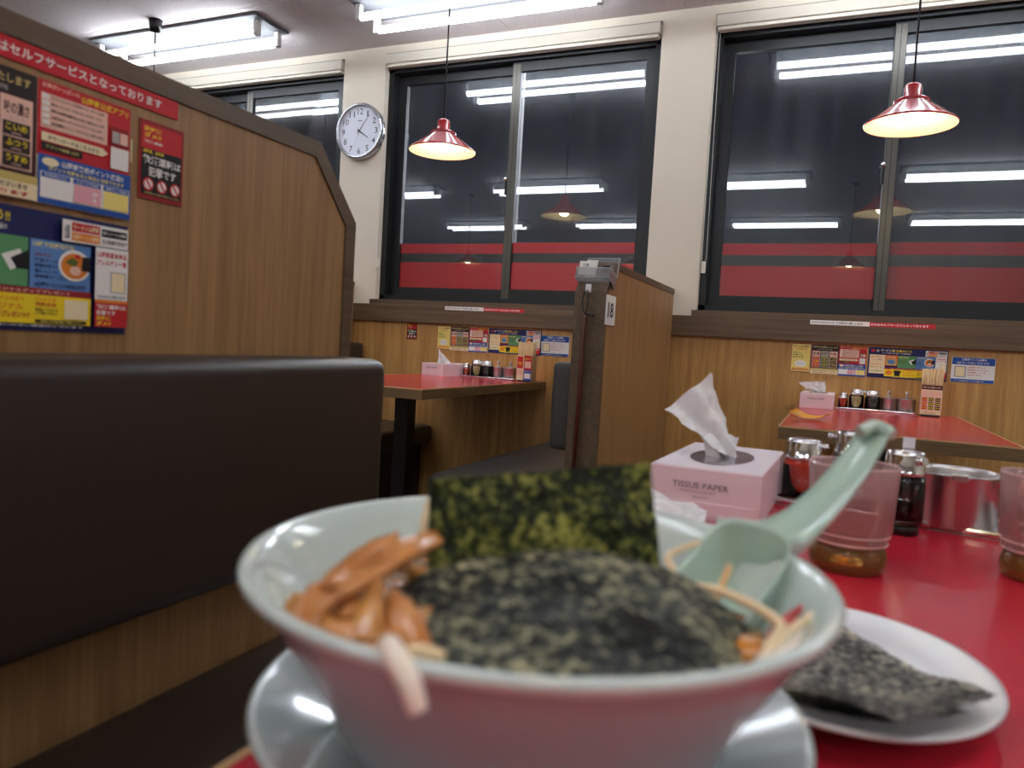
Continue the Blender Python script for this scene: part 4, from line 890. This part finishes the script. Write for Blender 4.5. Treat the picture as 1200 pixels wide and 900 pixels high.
# spoon
def spoon():
    t = thing('ramen_spoon', 'pale green ceramic soup spoon leaning out of the bowl to the right', 'spoon', (-.035, .335, .775))
    O = Vector((-.035, .335, .775))
    path = smooth_path([Vector(p)-O for p in ((-.0330, .368, .7925), (-.0200, .3835, .7915), (-.0090, .3985, .7980), (.0030, .4150, .8110), (.0130, .4310, .8250), (.0200, .4420, .8375), (.0235, .4470, .8440))], 6)
    wds = [.0215, .0165, .0122, .0105, .0096, .0088, .0076]
    bm = bmesh.new(); S = []; n_ = len(path)
    for i, p in enumerate(path):
        d = (path[min(i+1, n_-1)]-path[max(i-1, 0)]).normalized(); x = i/(n_-1)*(len(wds)-1); k = min(int(x), len(wds)-2); w_ = wds[k]+(wds[k+1]-wds[k])*(x-k)
        side = Vector((.86, -.50, 0)); side = (side-d*side.dot(d)).normalized(); up = side.cross(d)
        if up.z < 0: up = -up
        r = []
        for a, b in ((-1, .30), (-.6, .06), (0, -.05), (.6, .06), (1, .30), (.9, -.10), (.5, -.42), (0, -.52), (-.5, -.42), (-.9, -.10)):
            r.append(bm.verts.new(p+side*(a*w_)+up*(b*w_*1.0)))
        S.append(r)
    for A, B in zip(S, S[1:]):
        for k in range(10): bm.faces.new((A[k], A[(k+1) % 10], B[(k+1) % 10], B[k])).smooth = True
    bm.faces.new(S[0][::-1]); bm.faces.new(S[-1])
    obj('handle', bm, CELS, t)
    bm = bmesh.new(); tube(bm, smooth_path([Vector(p)-O for p in ((.0145, .4405, .8430), (.0225, .4470, .8468), (.0310, .4420, .8430))], 6), [.0035]*12+[.003], 10); obj('hooked_end', bm, CELS, t)
    # bowl: flat-bottomed boat with sloping walls
    c = Vector((-.0365, .3370, .7745))-O; ax = Vector((.34, .86, .46)).normalized(); sd = Vector((.86, -.50, 0)).normalized(); up = sd.cross(ax)
    if up.z < 0: up = -up
    bm = bmesh.new(); n_ = 40; R = []
    for s, h in ((.70, -.013), (.86, -.008), (1.0, .008), (1.02, .0095), (1.0, .0105), (.95, .008), (.81, -.006), (.66, -.0105)):
        ring = []
        for i in range(n_):
            a = 2*PI*i/n_; ca, sa = math.cos(a), math.sin(a)
            e = .036*s*(abs(ca)**.5)*(1 if ca > 0 else -1); f_ = .0225*s*(abs(sa)**.5)*(1 if sa > 0 else -1)
            ring.append(bm.verts.new(c+ax*e+sd*f_+up*(h+.004*max(0, ca)*(h > 0))))
        R.append(ring)
    for A, B in zip(R, R[1:]):
        for i in range(n_): bm.faces.new((A[i], A[(i+1) % n_], B[(i+1) % n_], B[i])).smooth = True
    bm.faces.new(R[0][::-1]); bm.faces.new(R[-1])
    obj('spoon_bowl', bm, CELS, t)
spoon()

# ------------------------------------------------------------------ side plate with nori
t = thing('side_plate', 'white oval plate with nori at the right of the bowl', 'plate', (.012, .447, .70)); t.scale = (.86, .985, .86)
bm = bmesh.new(); lathe(bm, [(0, 0), (.045, 0), (.048, .003), (.070, .008), (.0895, .0175), (.0925, .0185), (.0930, .0200), (.0900, .0205), (.070, .0120), (.048, .0060), (0, .0055)], 80)
obj('dish', bm, PORC, t)
def flat_nori(label, P, z, m, seed, wav=.003):
    bm = bmesh.new(); a, b, c, d = [Vector((x, y, z)) for x, y in P]; g = []; n = 44
    for i in range(n+1):
        row = []
        for j in range(n+1):
            u, v = i/n, j/n; p = a*(1-u)*(1-v)+b*u*(1-v)+c*u*v+d*(1-u)*v
            r = math.hypot(p.x-.0035, p.y-.448); p.z += max(0, r-.050)*.30+noise.noise(p*34+Vector((seed, 0, 0)))*wav+noise.noise(p*170)*.0008
            if i in (0, n) or j in (0, n): p += Vector((noise.noise(p*210), noise.noise(p*190+Vector((5, 0, 0))), 0))*.0016
            row.append(bm.verts.new(p))
        g.append(row)
    for i in range(n):
        for j in range(n): bm.faces.new((g[i][j], g[i+1][j], g[i+1][j+1], g[i][j+1])).smooth = True
    bmesh.ops.solidify(bm, geom=bm.faces[:], thickness=.0005)
    o = obj('nori_sheet', bm, m); tag(o, label, 'nori', 'nori sheets'); return o
flat_nori('grey speckled nori sheet lying on top on the white side plate', [(-.040, .388), (.040, .352), (.083, .414), (.014, .506)], .7155, NORIP, 2, .0035)
flat_nori('darker nori sheet peeping out underneath on the white side plate', [(-.030, .378), (.020, .362), (.070, .402), (.000, .470)], .7105, NORIF, 8, .001)

bpy.data.objects.remove(_fo)
